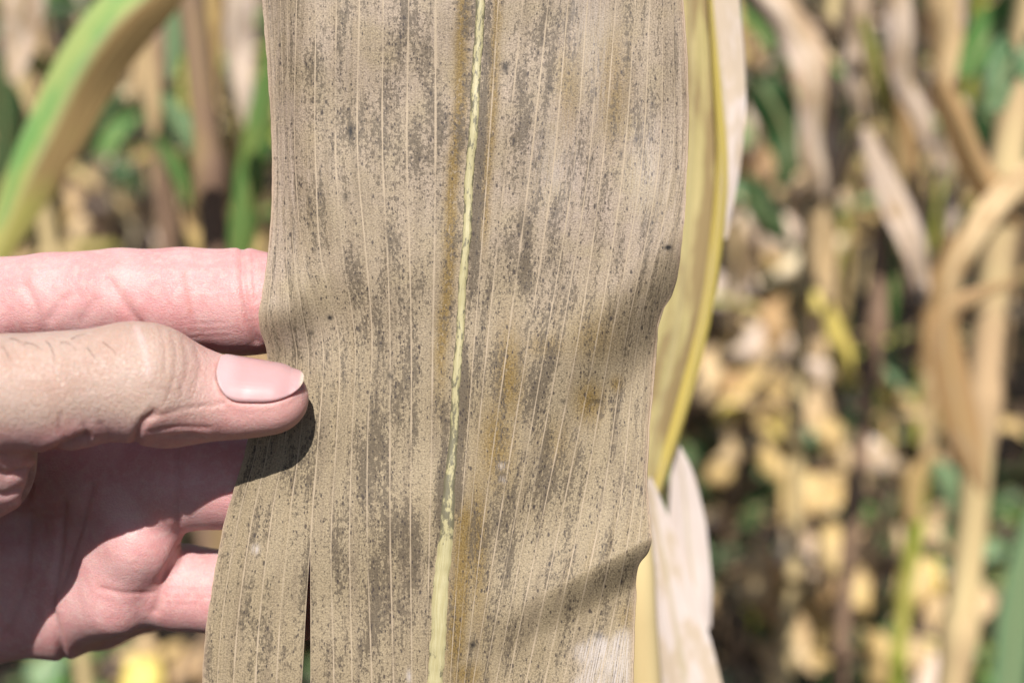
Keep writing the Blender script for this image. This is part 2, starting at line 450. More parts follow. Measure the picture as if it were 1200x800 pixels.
    # ochre rust
    on = g.noise(g.vm(lc, (7, 4.5, 1)), 1.6, 4.0, 0.7)
    of = g.ma('MULTIPLY', g.ma('MULTIPLY', g.at('ochre'), 1.25, clamp=True), g.mr(on, 0.27, 0.50))
    c = g.mix(g.ma('MULTIPLY', of, 0.95), c, g.mix(g.mr(gr, 0.35, 0.65), (0.17, 0.105, 0.028), (0.315, 0.205, 0.062)))
    # grey mould: streaks broken into flecks
    dens = g.ma('ADD', g.at('mould'), g.mr(g.noise(g.vm(lc, (1.15, 0.55, 1)), 1.0, 3.0, 0.6), 0.40, 0.70, 0.0, 0.85))
    fl = g.noise(g.vm(lc, (7.0, 9.0, 1)), 1.0, 2.5, 0.7)
    mf = g.mr(g.ma('ADD', fl, g.ma('MULTIPLY', dens, 0.235)), 0.605, 0.70)
    c = g.mix(g.ma('MULTIPLY', mf, 0.70), c, g.mix(g.mr(gr, 0.3, 0.7), (0.070, 0.052, 0.035), (0.15, 0.114, 0.076)))
    sk = g.noise(g.vm(lc, (7.0, 2.2, 1)), 1.0, 4.0, 0.75)
    skf = g.mr(g.ma('ADD', sk, g.ma('MULTIPLY', dens, 0.17)), 0.60, 0.70)
    c = g.mix(g.ma('MULTIPLY', skf, 0.5), c, (0.130, 0.098, 0.064))
    # little black fruiting specks, drawn out along the veins
    for sc, thr, amt in ((9.0, 0.28, 0.46), (17.0, 0.36, 0.75)):
        vo = g.n('TexVoronoi', {'Vector': g.vm(pc, (1.0, 0.55, 1)), 'Scale': sc, 'Randomness': 1.0})
        rc = g.n('SeparateColor', {0: vo.outputs['Color']})
        gate = g.ma('LESS_THAN', rc.outputs[0], g.ma('MULTIPLY', g.ma('ADD', dens, 0.16), amt))
        rad = g.ma('MULTIPLY', g.ma('ADD', 0.35, rc.outputs[1]), thr)
        sp = g.ma('MULTIPLY', gate, g.mr(vo.outputs['Distance'], rad, g.ma('MULTIPLY', rad, 0.45)))
        c = g.mix(g.ma('MULTIPLY', sp, 0.85), c, (0.060, 0.045, 0.038))
    # bleached patches with brown threads
    bz = g.mr(g.noise(g.vm(lc, (10, 0.8, 1)), 1.5, 4.0, 0.7), 0.36, 0.62)
    c = g.mix(g.ma('MULTIPLY', g.at('bleach'), g.mr(bz, 0, 1, 0.08, 0.85), clamp=True), c, (0.62, 0.54, 0.49))
    # main veins
    dv = g.ma('ABSOLUTE', g.ma('SUBTRACT', g.ma('FRACT', g.ma('ADD', sv, 0.5)), 0.5))
    vw = g.mr(g.noise(g.vm(lc, (1.0, 1.4, 1)), 1.0, 2.0), 0.3, 0.7, 0.025, 0.065)
    vf = g.mr(dv, vw, g.ma('MULTIPLY', vw, 0.4))
    vfade = g.mr(g.noise(g.vm(lc, (1.0, 0.5, 1)), 1.1, 2.0), 0.28, 0.55, 0.2, 0.9)
    c = g.mix(g.ma('MULTIPLY', vf, vfade), c, (0.54, 0.42, 0.29))
    c = g.mix(g.at('spot'), c, (0.022, 0.018, 0.016))
    c = g.mix(g.ma('MULTIPLY', g.at('edge'), 0.6), c, (0.56, 0.40, 0.28))
    hb = g.ma('ADD', g.ma('MULTIPLY', gr, 0.9), g.ma('ADD', g.ma('MULTIPLY', nerv, 0.22), g.ma('MULTIPLY', fl, 0.6)))
    bump = g.n('Bump', {'Strength': 0.55, 'Distance': 0.00022, 'Height': hb}).outputs[0]
    c = g.dim(c, ALB)
    p = g.n('BsdfPrincipled', {'Base Color': c, 'Roughness': 0.62, 'Specular IOR Level': 0.32, 'Normal': bump})
    t = g.n('BsdfTranslucent', {'Color': c})
    mx = g.n('MixShader', {0: 0.10, 1: p.outputs[0], 2: t.outputs[0]})
    mat = g.finish(mx.outputs[0])
    root = empty('corn_leaf', PD(560, 800, FD))
    tag(root, 'broad withered tan corn leaf speckled with dark mould, pinched between thumb and fingers', 'leaf')
    inv = Matrix.Translation(-Vector(root.location))
    bl = obj('blade', me, mat, root); me.transform(inv)
    so = bl.modifiers.new('thickness', 'SOLIDIFY'); so.thickness = 0.00030; so.offset = -1

    # midrib: a raised rib of its own
    ym = np.concatenate([np.arange(-260, 0, 10.0), np.arange(0, 800, 3.0), np.arange(800, 1001, 10.0)])
    xm = cubic(MID_Y, MID_X, ym)
    w = cubic([-260, 0, 150, 330, 450, 540, 610, 660, 800, 1000], [3.6, 5.0, 5.0, 4.4, 4.6, 5.2, 7.6, 8.6, 9.0, 12], ym)
    w = w * 1.12 * (1 + 0.07 * np.sin(ym / 5.3) * np.sin(ym / 13.7) + 0.03 * np.sin(ym / 3.1 + 2))
    xm = xm + 0.7 * np.sin(ym / 19) + 0.25 * np.sin(ym / 6.1)
    a = np.linspace(-1, 1, 9)
    PXm = xm[:, None] + a[None, :] * w[:, None]
    elm = cubic(EL_Y, EL_X, ym)[:, None]; erm = cubic(ER_Y, ER_X, ym)[:, None]
    Zm = leaf_z(PXm, np.broadcast_to(ym[:, None], PXm.shape), elm, erm) + 0.075 * np.sqrt(np.maximum(1 - a ** 2, 0))[None, :] * (w / 9)[:, None] ** 0.6 - 0.045
    Vm = pxc(PXm, np.broadcast_to(ym[:, None], PXm.shape), Zm).reshape(-1, 3)
    i2 = np.arange(len(ym) * 9).reshape(len(ym), 9)
    Qm = np.stack([i2[:-1, :-1], i2[1:, :-1], i2[1:, 1:], i2[:-1, 1:]], -1).reshape(-1, 4)
    mm = mesh_quads('midrib', cmw(Vm), Qm)
    vattr(mm, 'lc', np.stack([np.broadcast_to(a, PXm.shape).ravel(), np.repeat(ym / PPC, 9), 0 * PXm.ravel()], -1))
    yr = np.repeat(ym, 9)
    fattr(mm, 'mould', 0.35 + 0.35 * sstep(420, 520, yr) * sstep(640, 600, yr) + 0.2 * sstep(300, 0, yr) - 0.22 * sstep(600, 680, yr))
    g = G('yellow_midrib')
    lc = g.at('lc', 1)
    q = g.n('SeparateXYZ', {0: lc})
    n1 = g.noise(g.vm(lc, (1.1, 3.0, 1)), 1.0, 4.0, 0.72)
    n2 = g.noise(g.vm(lc, (4, 1.0, 1)), 1.5, 3.0)
    col = g.mix(g.mr(n2, 0.35, 0.65), (0.54, 0.475, 0.265), (0.46, 0.395, 0.195))
    ab = g.ma('ABSOLUTE', q.outputs[0])
    f = g.mr(g.ma('ADD', n1, g.ma('ADD', g.ma('MULTIPLY', g.at('mould'), 0.34), g.ma('MULTIPLY', g.ma('POWER', ab, 4.0), 0.16))), 0.66, 0.76)
    col = g.mix(g.ma('MULTIPLY', f, 0.85), col, (0.13, 0.115, 0.075))
    bump = g.n('Bump', {'Strength': 0.5, 'Distance': 0.0002, 'Height': n1}).outputs[0]
    col = g.dim(col, ALB)
    p = g.n('BsdfPrincipled', {'Base Color': col, 'Roughness': 0.5, 'Normal': bump})
    mr_ = obj('midrib', mm, g.finish(p.outputs[0]), root); mm.transform(inv)
    tag(mr_, 'pale yellow midrib flecked with dark mould')
build_leaf()

# ------------------------------------------------------------------ the hand
def C3(px, py, z): return pxc(px, py, z).reshape(3)

def rc(p, a, b, r1, r2, n=None, s=1.0):
    """round cone distance; n, s flatten the section along n by s"""
    ba = b - a
    L2 = float(ba @ ba)
    q = p - a
    if n is not None:
        n = n - ba * float(n @ ba) / L2
        n = n / np.linalg.norm(n)
        q = q + (1 / s - 1) * (q @ n)[..., None] * n
    t = np.clip((q @ ba) / L2, 0, 1)
    # taper-aware radius along the axis
    d = np.linalg.norm(q - t[..., None] * ba, axis=-1)
    return d - (r1 + (r2 - r1) * t)

def sp(p, c, r): return np.linalg.norm(p - c, axis=-1) - r

def smin(a, b, k):
    h = np.maximum(k - np.abs(a - b), 0) / k
    return np.minimum(a, b) - h * h * k * 0.25

NAIL_N = np.array([0.08, 0.80, 0.60]); NAIL_N /= np.linalg.norm(NAIL_N)
WR = C3(-330, 600, -0.2)
def chain(pts, k=0.35, n=None, s=1.0):
    k = k if k >= 0.5 else 0.14
    g_ = 0.03 if k < 0.5 else 0.0
    return ('chain', [(C3(*a[:3]), C3(*b[:3]), a[3] + g_, b[3] + g_) for a, b in zip(pts[:-1], pts[1:])], k, n, s)

PARTS = {
 'thumb': [chain([(-20, 462, 2.05, 1.16), (70, 458, 1.80, 1.13), (150, 446, 1.42, 1.13), (172, 448, 1.32, 1.17)], 0.4),
           chain([(172, 449, 1.28, 1.18), (225, 459, 1.00, 0.98), (285, 466, 0.78, 0.80), (320, 467, 0.72, 0.72)], 0.35, NAIL_N, 0.84),
           chain([(198, 482, 0.92, 0.72), (262, 473, 0.74, 0.66), (310, 470, 0.70, 0.62)], 0.3)],
 'index': [chain([(-30, 356, -1.65, 1.0), (60, 352, -1.50, 1.05), (143, 350, -1.40, 1.10), (215, 351, -1.36, 1.14), (285, 354, -1.34, 1.16), (350, 357, -1.40, 1.06), (405, 356, -1.36, 0.80)], 0.4)],
 'middle': [chain([(50, 530, -2.6, 1.0), (130, 556, -2.0, 1.03), (215, 563, -1.56, 1.08), (330, 566, -1.5, 1.03), (420, 575, -1.3, 0.75)], 0.4)],
 'ring': [chain([(70, 655, -3.2, 0.98), (150, 680, -2.75, 0.98), (215, 688, -2.5, 0.96), (330, 702, -2.1, 0.96), (400, 706, -1.9, 0.74)], 0.4)],
 'little': [chain([(70, 722, -3.6, 0.92), (120, 718, -5.0, 0.88), (165, 705, -6.6, 0.82), (235, 695, -7.2, 0.76), (290, 690, -7.2, 0.6)], 0.4)],
 'palm': [chain([(-330, 560, -0.6, 1.55), (-140, 430, -1.4, 1.35), (-30, 362, -1.65, 1.02)], 0.6),
          chain([(-330, 590, -0.8, 1.5), (-100, 540, -2.2, 1.35), (55, 540, -2.70, 1.05)], 0.6),
          chain([(-330, 640, -0.9, 1.5), (-90, 640, -2.8, 1.35), (60, 655, -3.2, 1.05)], 0.6),
          chain([(-330, 690, -0.9, 1.5), (-60, 716, -3.4, 1.45), (70, 716, -3.6, 1.0)], 0.6),
          chain([(112, 640, -2.7, 0.92), (165, 638, -1.55, 0.88)], 0.5),                                  # pad under the ring finger
          chain([(84, 712, -3.15, 0.92), (138, 702, -2.0, 0.84)], 0.5),                                    # pad under the little finger
          chain([(90, 545, -2.5, 0.95), (155, 575, -1.9, 0.9)], 0.5),
          chain([(-330, 600, 0.3, 1.7), (-150, 545, 1.1, 1.75), (-30, 480, 1.75, 1.25)], 0.6),             # thenar
          chain([(-150, 590, 1.1, 1.65), (-18, 556, 1.2, 0.92)], 0.5),
          chain([(-120, 440, 0.6, 1.2), (-60, 410, -0.4, 1.0)], 0.6),                                      # web of the thumb
          chain([(-330, 620, -0.4, 2.3), (-520, 700, 0.8, 2.25)], 1.0),
          chain([(-520, 700, 0.8, 2.3), (-900, 880, 4.4, 3.1)], 1.0)],
}

def part_sdf(p, name):
    out = None
    for _, segs, k, n, s in PARTS[name]:
        dd = None
        for a, b, r1, r2 in segs:
            d = rc(p, a, b, r1, r2, n, s)
            dd = d if dd is None else smin(dd, d, k)
        kk = {'thumb': 0.35, 'palm': 0.9}.get(name, 0.4)
        out = dd if out is None else smin(out, dd, kk)
    return out

def hand_sdf(p):
    d = part_sdf(p, 'palm')
    for nm, k in (('index', 0.45), ('middle', 0.35), ('ring', 0.25), ('little', 0.35)):
        d = smin(d, part_sdf(p, nm), k)
    kt = 0.55 - 0.50 * sstep(-10.9, -9.2, p[..., 0])
    return smin(d, part_sdf(p, 'thumb'), kt)

def surface_nets(f, o, h):
    inside = f < 0
    nx, ny, nz = f.shape
    cnt = np.zeros((nx-1, ny-1, nz-1), np.int8)
    for i in (0, 1):
        for j in (0, 1):
            for k in (0, 1):
                cnt += inside[i:nx-1+i, j:ny-1+j, k:nz-1+k]
    act = (cnt > 0) & (cnt < 8)
    I = np.argwhere(act)
    vid = -np.ones(act.shape, np.int32); vid[act] = np.arange(len(I))
    acc = np.zeros((len(I), 3)); w = np.zeros(len(I))
    cor = [(i, j, k) for i in (0, 1) for j in (0, 1) for k in (0, 1)]
    fv = {c: f[I[:, 0]+c[0], I[:, 1]+c[1], I[:, 2]+c[2]] for c in cor}
    for a in cor:
        for ax in range(3):
            if a[ax] == 0:
                b = list(a); b[ax] = 1; b = tuple(b)
                fa, fb = fv[a], fv[b]
                m = (fa < 0) != (fb < 0)
                t = np.where(m, fa / np.where(m, fa - fb, 1), 0)
                pt = np.array(a, float)[None] + t[:, None] * (np.array(b) - np.array(a))[None]
                acc[m] += pt[m]; w[m] += 1
    V = (I + acc / w[:, None]) * h + o
    Q = []
    for ax in range(3):
        u, v = (ax + 1) % 3, (ax + 2) % 3
        sl0 = [slice(None)] * 3; sl1 = [slice(None)] * 3
        sl0[ax] = slice(0, -1); sl1[ax] = slice(1, None)
        a = inside[tuple(sl0)]; b = inside[tuple(sl1)]
        E = np.argwhere(a != b)
        ok = (E[:, u] > 0) & (E[:, v] > 0) & (E[:, u] < f.shape[u]-1) & (E[:, v] < f.shape[v]-1)
        E = E[ok]
        flip = a[E[:, 0], E[:, 1], E[:, 2]]
        def cid(du, dv):
            e = E.copy(); e[:, u] -= du; e[:, v] -= dv
            return vid[e[:, 0], e[:, 1], e[:, 2]]
        q = np.stack([cid(1, 1), cid(0, 1), cid(0, 0), cid(1, 0)], -1)
        q[~flip] = q[~flip][:, ::-1]
        Q.append(q)
    return V, np.concatenate(Q)

def poly_dist(px, py, pl):
    best = np.full(px.shape, 1e9)
    for (x0, y0), (x1, y1) in zip(pl[:-1], pl[1:]):
        dx, dy = x1 - x0, y1 - y0
        t = np.clip(((px - x0) * dx + (py - y0) * dy) / (dx * dx + dy * dy + 1e-9), 0, 1)
        best = np.minimum(best, np.hypot(px - x0 - t * dx, py - y0 - t * dy))
    return best

NAIL_A = C3(258, 464, 0.86); NAIL_B = C3(347, 467, 0.72)
def nail_param(p):
    ax = NAIL_B - NAIL_A; L = np.linalg.norm(ax); ax = ax / L
    n = NAIL_N - ax * float(NAIL_N @ ax); n /= np.linalg.norm(n)
    b = np.cross(ax, n)
    q = p - NAIL_A
    return (q @ ax) / L, np.degrees(np.arctan2(q @ b, q @ n)), ax, n, b, L

def nail_half(a):      # half opening angle of the plate along its length
    root = np.clip(1 - np.clip((0.40 - a) / 0.40, 0, 1) ** 2.6, 0, 1)
    tip = np.clip(1 - np.clip((a - 0.55) / 0.56, 0, 1) ** 2.6, 0, 1)
    return 57 * np.sqrt(root * tip)

def build_hand():
    h = 0.095
    lo = np.array([-27.5, -11.2, -8.3]); hi = np.array([-2.6, 2.9, 6.3])
    dims = np.ceil((hi - lo) / h).astype(int)
    # sparse: coarse blocks first, then only the blocks that the surface crosses
    f = np.full(dims, 1.0, np.float32)
    B = 12
    for i in range(0, dims[0], B):
        xs = np.arange(i, min(i + B, dims[0]))
        ys = np.arange(0, dims[1], B); zs = np.arange(0, dims[2], B)
        cx, cy, cz = np.meshgrid([xs.mean()], ys + B / 2 - .5, zs + B / 2 - .5, indexing='ij')
        cc = np.stack([cx, cy, cz], -1) * h + lo
        dc = hand_sdf(cc)[0]
        for jy, j in enumerate(ys):
            for kz, k in enumerate(zs):
                v = dc[jy, kz]
                if abs(v) > B * h * 0.9 * 1.35 + 0.1:
                    f[i:i+B, j:j+B, k:k+B] = v
                    continue
                yy = np.arange(j, min(j + B, dims[1])); zz = np.arange(k, min(k + B, dims[2]))
                gx, gy, gz = np.meshgrid(xs, yy, zz, indexing='ij')
                f[i:i+B, j:j+B, k:k+B] = hand_sdf(np.stack([gx, gy, gz], -1) * h + lo)
    V, Q = surface_nets(f, lo, h)
    me = mesh_quads('hand_raw', V, Q)
    tmp = bpy.data.objects.new('tmp', me); COL.objects.link(tmp)
    sm = tmp.modifiers.new('s', 'SMOOTH'); sm.factor = 0.5; sm.iterations = 4
    sb = tmp.modifiers.new('d', 'SUBSURF'); sb.levels = 1; sb.render_levels = 1
    dg = bpy.context.evaluated_depsgraph_get()
    m2 = bpy.data.meshes.new_from_object(tmp.evaluated_get(dg))
    bpy.data.objects.remove(tmp)
    n = len(m2.vertices)
    P = np.empty(n * 3, np.float32); m2.vertices.foreach_get('co', P); P = P.reshape(-1, 3).astype(float)
    N = np.empty(n * 3, np.float32); m2.vertex_normals.foreach_get('vector', N); N = N.reshape(-1, 3).astype(float)
    sc = (FD * 100 - P[:, 2]) / (FD * 100) / PPC
    px = P[:, 0] / sc + 600; py = 400 - P[:, 1] / sc
    names = list(PARTS)
    D = np.stack([part_sdf(P, nm) for nm in names], -1)
    lab = D.argmin(-1)
    is_ = {nm: lab == i for i, nm in enumerate(names)}
    front = N[:, 2] > -0.15
    disp = np.zeros(n); redl = np.zeros(n); scar = np.zeros(n)
    def crease(parts, pl, w, d, red=0.5):
        m = front & np.any([is_[x] for x in parts], axis=0)
        q = poly_dist(px[m], py[m], pl)
        disp[m] += -d * np.exp(-(q / w) ** 2) + 0.16 * d * np.exp(-((q - 2.6 * w) / (1.5 * w)) ** 2)
        redl[m] = np.maximum(redl[m], 0.5 * red * np.exp(-(q / (w * 1.6)) ** 2))
    T, I, Pm = ['thumb'], ['index'], ['palm', 'middle', 'ring', 'little']
    TP = ['thumb', 'palm']
    crease(T, [(180, 484), (172, 490), (165, 499), (160, 512), (157, 525)], 4.2, 0.055, .9)
    crease(T, [(166, 492), (190, 486), (215, 479), (262, 472)], 2.4, 0.020, .35)
    crease(T, [(176, 505), (205, 500), (245, 501)], 2.4, 0.018, .3)
    crease(T, [(196, 512), (225, 508), (240, 512)], 2.2, 0.018, .3)
    for pl in ([(201, 392), (207, 415), (204, 445), (194, 470)], [(215, 398), (221, 425), (214, 456)], [(188, 384), (194, 410), (193, 440)], [(230, 408), (236, 430), (230, 450)], [(209, 440), (214, 462)], [(178, 452), (205, 462)]):
        crease(T, pl, 2.2, 0.012, .25)
    crease(TP, [(100, 512), (70, 525), (50, 538), (38, 556), (30, 585)], 4.5, 0.10, .5)
    crease(TP, [(-20, 548), (8, 556), (34, 548)], 3.5, 0.06, .4)
    crease(TP, [(-20, 576), (6, 580), (24, 572)], 3.5, 0.06, .4)
    crease(TP, [(-20, 528), (12, 536), (40, 532)], 3.5, 0.035, .3)
    crease(TP, [(78, 516), (70, 500), (72, 486)], 3, 0.02, .25)
    crease(TP, [(105, 512), (98, 498)], 3, 0.02, .25)
    crease(TP, [(128, 510), (118, 496)], 3, 0.02, .25)
    crease(I, [(30, 335), (40, 356), (50, 385), (56, 400)], 5.5, 0.05, .5)
    crease(I, [(60, 372), (72, 352), (92, 345)], 6, 0.025, .2)
    crease(I, [(128, 328), (142, 350), (157, 371), (170, 388)], 5.5, 0.05, .6)
    crease(I, [(96, 375), (112, 352)], 6, 0.02, .2)
    crease(I, [(284, 292), (284, 325), (289, 362), (300, 400)], 4.0, 0.05, .55)
    crease(I, [(296, 300), (298, 330), (300, 352)], 3.0, 0.02, .3)
    for yv in (380, 388, 395, 334, 341): crease(I, [(222, yv), (268, yv - 2)], 1.6, 0.006, .1)
    crease(Pm, [(74, 590), (70, 650), (60, 712), (80, 790)], 4.5, 0.07, .4)
    crease(Pm, [(108, 570), (92, 625), (70, 690)], 4.0, 0.05, .4)
    crease(Pm, [(36, 600), (30, 680), (10, 740)], 4.5, 0.05, .4)
    crease(Pm, [(212, 520), (208, 570), (208, 622)], 4.0, 0.04, .5)
    crease(Pm, [(116, 688), (145, 695), (180, 694)], 2.6, 0.022, .4)
    crease(Pm, [(182, 715), (189, 690), (199, 662), (210, 640)], 4.5, 0.06, .7)
    for yv in (672, 690, 698, 707): crease(['ring'], [(196, yv), (262, yv + 2)], 1.7, 0.008, .12)
    m = is_['thumb'] & front
    scar[m] = np.exp(-(poly_dist(px[m], py[m], [(160, 385), (167, 402), (172, 425), (173, 436)]) / 4.6) ** 2)
    m = is_['index'] & front
    redl[m] = np.maximum(redl[m], 0.9 * np.exp(-(poly_dist(px[m], py[m], [(216, 322), (219, 342), (223, 366)]) / 4.0) ** 2))
    # nail bed sunk into the tip, with a soft wall round it
    a, ang, ax, nn, bb, L = nail_param(P)
    hw = nail_half(a)
    inn = is_['thumb'] & (a > 0.02) & (a < 1.25) & (np.abs(ang) < 110)
    ed = np.where(a < 0.0, 9, np.maximum((np.abs(ang) - hw) / 60.0, -0.4))
    disp += np.where(inn, -0.045 * sstep(0.06, -0.04, ed) + 0.018 * np.exp(-((ed - 0.13) / 0.09) ** 2), 0)
    redl[:] = np.maximum(redl, np.where(inn & (a < 0.5), 0.45 * np.exp(-((ed - 0.10) / 0.13) ** 2) * sstep(0.5, 0.25, a), 0))
    # knuckle lumps and unevenness
    disp += 0.010 * np.sin(P[:, 0] * 2.1 + P[:, 1] * 1.3) * np.sin(P[:, 1] * 2.4 + P[:, 2] * 1.9)
    P2 = P + N * disp[:, None]
    dors = np.zeros(n)
    th = is_['thumb'] | (is_['palm'] & (D[:, names.index('thumb')] < 0.9))
    dn = N @ np.array([-0.1, 0.62, 0.78])
    dors = np.where(th, sstep(-0.05, 0.55, dn) * sstep(300, 190, px), 0.0)
    back = sstep(0.2, -0.4, N[:, 2]) * (~is_['thumb'])
    dors = np.maximum(dors, back)
    tip = np.where(is_['thumb'], sstep(190, 330, px), 0) * (1 - dors * .4)
    m2.vertices.foreach_set('co', cmw(P2).astype(np.float32).ravel())
    m2.update()
    m2.name = 'hand'
    vattr(m2, 'pc', P)
    for nm, v in (('dors', dors), ('redl', redl), ('scar', scar), ('tip', tip)): fattr(m2, nm, v)
    m2.materials.clear()
    m2.polygons.foreach_set('use_smooth', np.ones(len(m2.polygons), bool))

    g = G('skin')
    pc = g.at('pc', 1)
    n1 = g.noise(pc, 1.1, 3.0); n2 = g.noise(pc, 5.0, 3.0); n3 = g.noise(pc, 22.0, 2.0, 0.6)
    palm = g.mix(g.mr(n1, 0.35, 0.65), (0.625, 0.355, 0.34), (0.59, 0.29, 0.28))
    palm = g.mix(g.mr(n2, 0.45, 0.7, 0.0, 0.5), palm, (0.645, 0.42, 0.385))
    dor = g.mix(g.mr(n1, 0.35, 0.65), (0.50, 0.358, 0.292), (0.468, 0.315, 0.250))
    dor = g.mix(g.mr(n2, 0.5, 0.7, 0.0, 0.5), dor, (0.54, 0.40, 0.34))
    c = g.mix(g.at('dors'), palm, dor)
    c = g.mix(g.ma('MULTIPLY', g.at('tip'), 0.55), c, (0.66, 0.345, 0.305))
    c = g.mix(g.ma('MULTIPLY', g.at('redl'), 0.6, clamp=True), c, (0.52, 0.20, 0.17))
    c = g.mix(g.ma('MULTIPLY', g.at('scar'), 0.42), c, (0.70, 0.53, 0.50))
    c = g.mix(1.0, c, g.val(g.mr(n3, 0.3, 0.7, 0.93, 1.06, False)), 'MULTIPLY')
    # lattice of fine skin lines
    v1 = g.n('TexVoronoi', {'Vector': g.vm(pc, (0.7, 1.3, 1.0)), 'Scale': 11.0}, feature='DISTANCE_TO_EDGE')
    v2 = g.n('TexVoronoi', {'Vector': g.vm(pc, (1.5, 0.7, 1.0)), 'Scale': 9.0}, feature='DISTANCE_TO_EDGE')
    wr = g.ma('ADD', g.mr(v1.outputs[0], 0.0, 0.12), g.ma('MULTIPLY', g.mr(v2.outputs[0], 0.0, 0.10), 0.7))
    hh = g.ma('ADD', g.ma('MULTIPLY', wr, g.mr(g.at('dors'), 0, 1, 0.22, 0.8)), g.ma('MULTIPLY', n3, 0.7))
    hh = g.ma('ADD', hh, g.ma('MULTIPLY', n2, 0.9))
    bump = g.n('Bump', {'Strength': 0.5, 'Distance': 0.00028, 'Height': hh}).outputs[0]
    c = g.dim(c, 0.86)
    p = g.n('BsdfPrincipled', {'Base Color': c, 'Roughness': 0.50, 'Specular IOR Level': 0.42, 'Normal': bump,
                               'Subsurface Weight': 0.55, 'Subsurface Scale': 0.0035, 'Subsurface Radius': (1.0, 0.32, 0.18)})
    ho = obj('hand', m2, g.finish(p.outputs[0]))
    tag(ho, 'bare left hand holding the withered leaf, thumb in front and fingers behind', 'hand')

    # nail plate
    aa = 0.5 - 0.5 * np.cos(np.linspace(0.0, math.pi, 34)); tt = np.linspace(-1, 1, 25)
    pts = []
    _, _, ax, nn, bb, L = nail_param(P[:1])
    for u in aa:
        av = 0.012 + u * 1.094
        for t in tt:
            # rounded free edge, rounded root
            avt = av
            hwv = float(nail_half(np.array(avt)))
            th_ = R(t * hwv)
            d = nn * math.cos(th_) + bb * math.sin(th_)
            o = NAIL_A + ax * L * min(avt, 0.93)
            lo_, hi_ = 0.0, 2.0
            for _ in range(22):
                mid = (lo_ + hi_) / 2
                if part_sdf((o + d * mid)[None], 'thumb')[0] < 0: lo_ = mid
                else: hi_ = mid
            q = o + d * (lo_ + 0.012) + ax * L * max(avt - 0.93, 0) - nn * 0.16 * max(avt - 0.93, 0)
            pts.append(q)
    pts = np.array(pts)
    i3 = np.arange(len(aa) * len(tt)).reshape(len(aa), len(tt))
    Qn = np.stack([i3[:-1, :-1], i3[1:, :-1], i3[1:, 1:], i3[:-1, 1:]], -1).reshape(-1, 4)
    nm = mesh_quads('thumbnail', cmw(pts), Qn)
    vattr(nm, 'lc', np.stack([np.tile(tt, len(aa)), np.repeat(aa, len(tt)), 0 * pts[:, 0]], -1))
    g = G('nail')
    lc = g.at('lc', 1); q = g.n('SeparateXYZ', {0: lc})
    st = g.noise(g.vm(lc, (9, 0.5, 1)), 1.4, 2.0)
    col = g.mix(g.mr(q.outputs[1], 0.05, 0.30), (0.66, 0.47, 0.47), (0.62, 0.37, 0.365))
    col = g.mix(g.mr(g.ma('SUBTRACT', q.outputs[1], -0.0), 0.94, 0.985), col, (0.70, 0.54, 0.44))
    bump = g.n('Bump', {'Strength': 0.25, 'Distance': 0.0002, 'Height': st}).outputs[0]
    col = g.dim(col, 0.74)
    p = g.n('BsdfPrincipled', {'Base Color': col, 'Roughness': 0.27, 'Specular IOR Level': 0.5, 'Normal': bump,
                               'Subsurface Weight': 0.4, 'Subsurface Scale': 0.002, 'Subsurface Radius': (1.0, 0.4, 0.3)})
    no = obj('thumbnail', nm, g.finish(p.outputs[0]), ho)
    sol = no.modifiers.new('t', 'SOLIDIFY'); sol.thickness = 0.0004; sol.offset = -1

    # a few short dark hairs on the back of the thumb
    g = G('hair')
    p = g.n('BsdfPrincipled', {'Base Color': (0.05, 0.03, 0.02), 'Roughness': 0.5})
    hm = g.finish(p.outputs[0])
    hv, hf = [], []
    sel = np.where(is_['thumb'] & front & (N[:, 1] > 0.05))[0]
    hairs = [((2, 405), (8, 414), (13, 426)), ((53, 400), (60, 410), (63, 425)), ((28, 401), (40, 406), (50, 413)), ((100, 407), (108, 414), (115, 426)),
             ((84, 398), (93, 394), (103, 394)), ((120, 400), (130, 408), (136, 416)), ((70, 402), (80, 404), (88, 410)), ((12, 398), (22, 401), (30, 408))]
    for hr in hairs:
        hp = []
        for kq, (x, y) in enumerate(hr):
            j = sel[np.argmin((px[sel] - x) ** 2 + (py[sel] - y) ** 2)]
            hp.append(P2[j] + N[j] * (0.002 + 0.035 * kq * (2.4 - kq)))
        hp = np.array(hp)
        ts = np.linspace(0, 1, 8)
        cu = np.array([(1-t)**2 * hp[0] + 2*t*(1-t) * (2*hp[1] - .5*hp[0] - .5*hp[2]) + t*t*hp[2] for t in ts])
        b0 = len(hv)
        for t, cpt in zip(ts, cu):
            r = 0.0065 * (1 - 0.75 * t)
            for k in range(3):
                an = k * 2.094
                hv.append(cpt + np.array([math.cos(an) * r, math.sin(an) * r, 0.3 * r * math.cos(an + 1)]))
        for s_ in range(7):
            for k in range(3):
                hf.append((b0 + s_*3 + k, b0 + s_*3 + (k+1) % 3, b0 + s_*3 + 3 + (k+1) % 3, b0 + s_*3 + 3 + k))
    hmesh = mesh_from('thumb_hair', cmw(np.array(hv)), hf)
    tag(obj('thumb_hair', hmesh, hm, ho), 'short dark hairs on the back of the thumb')
build_hand()

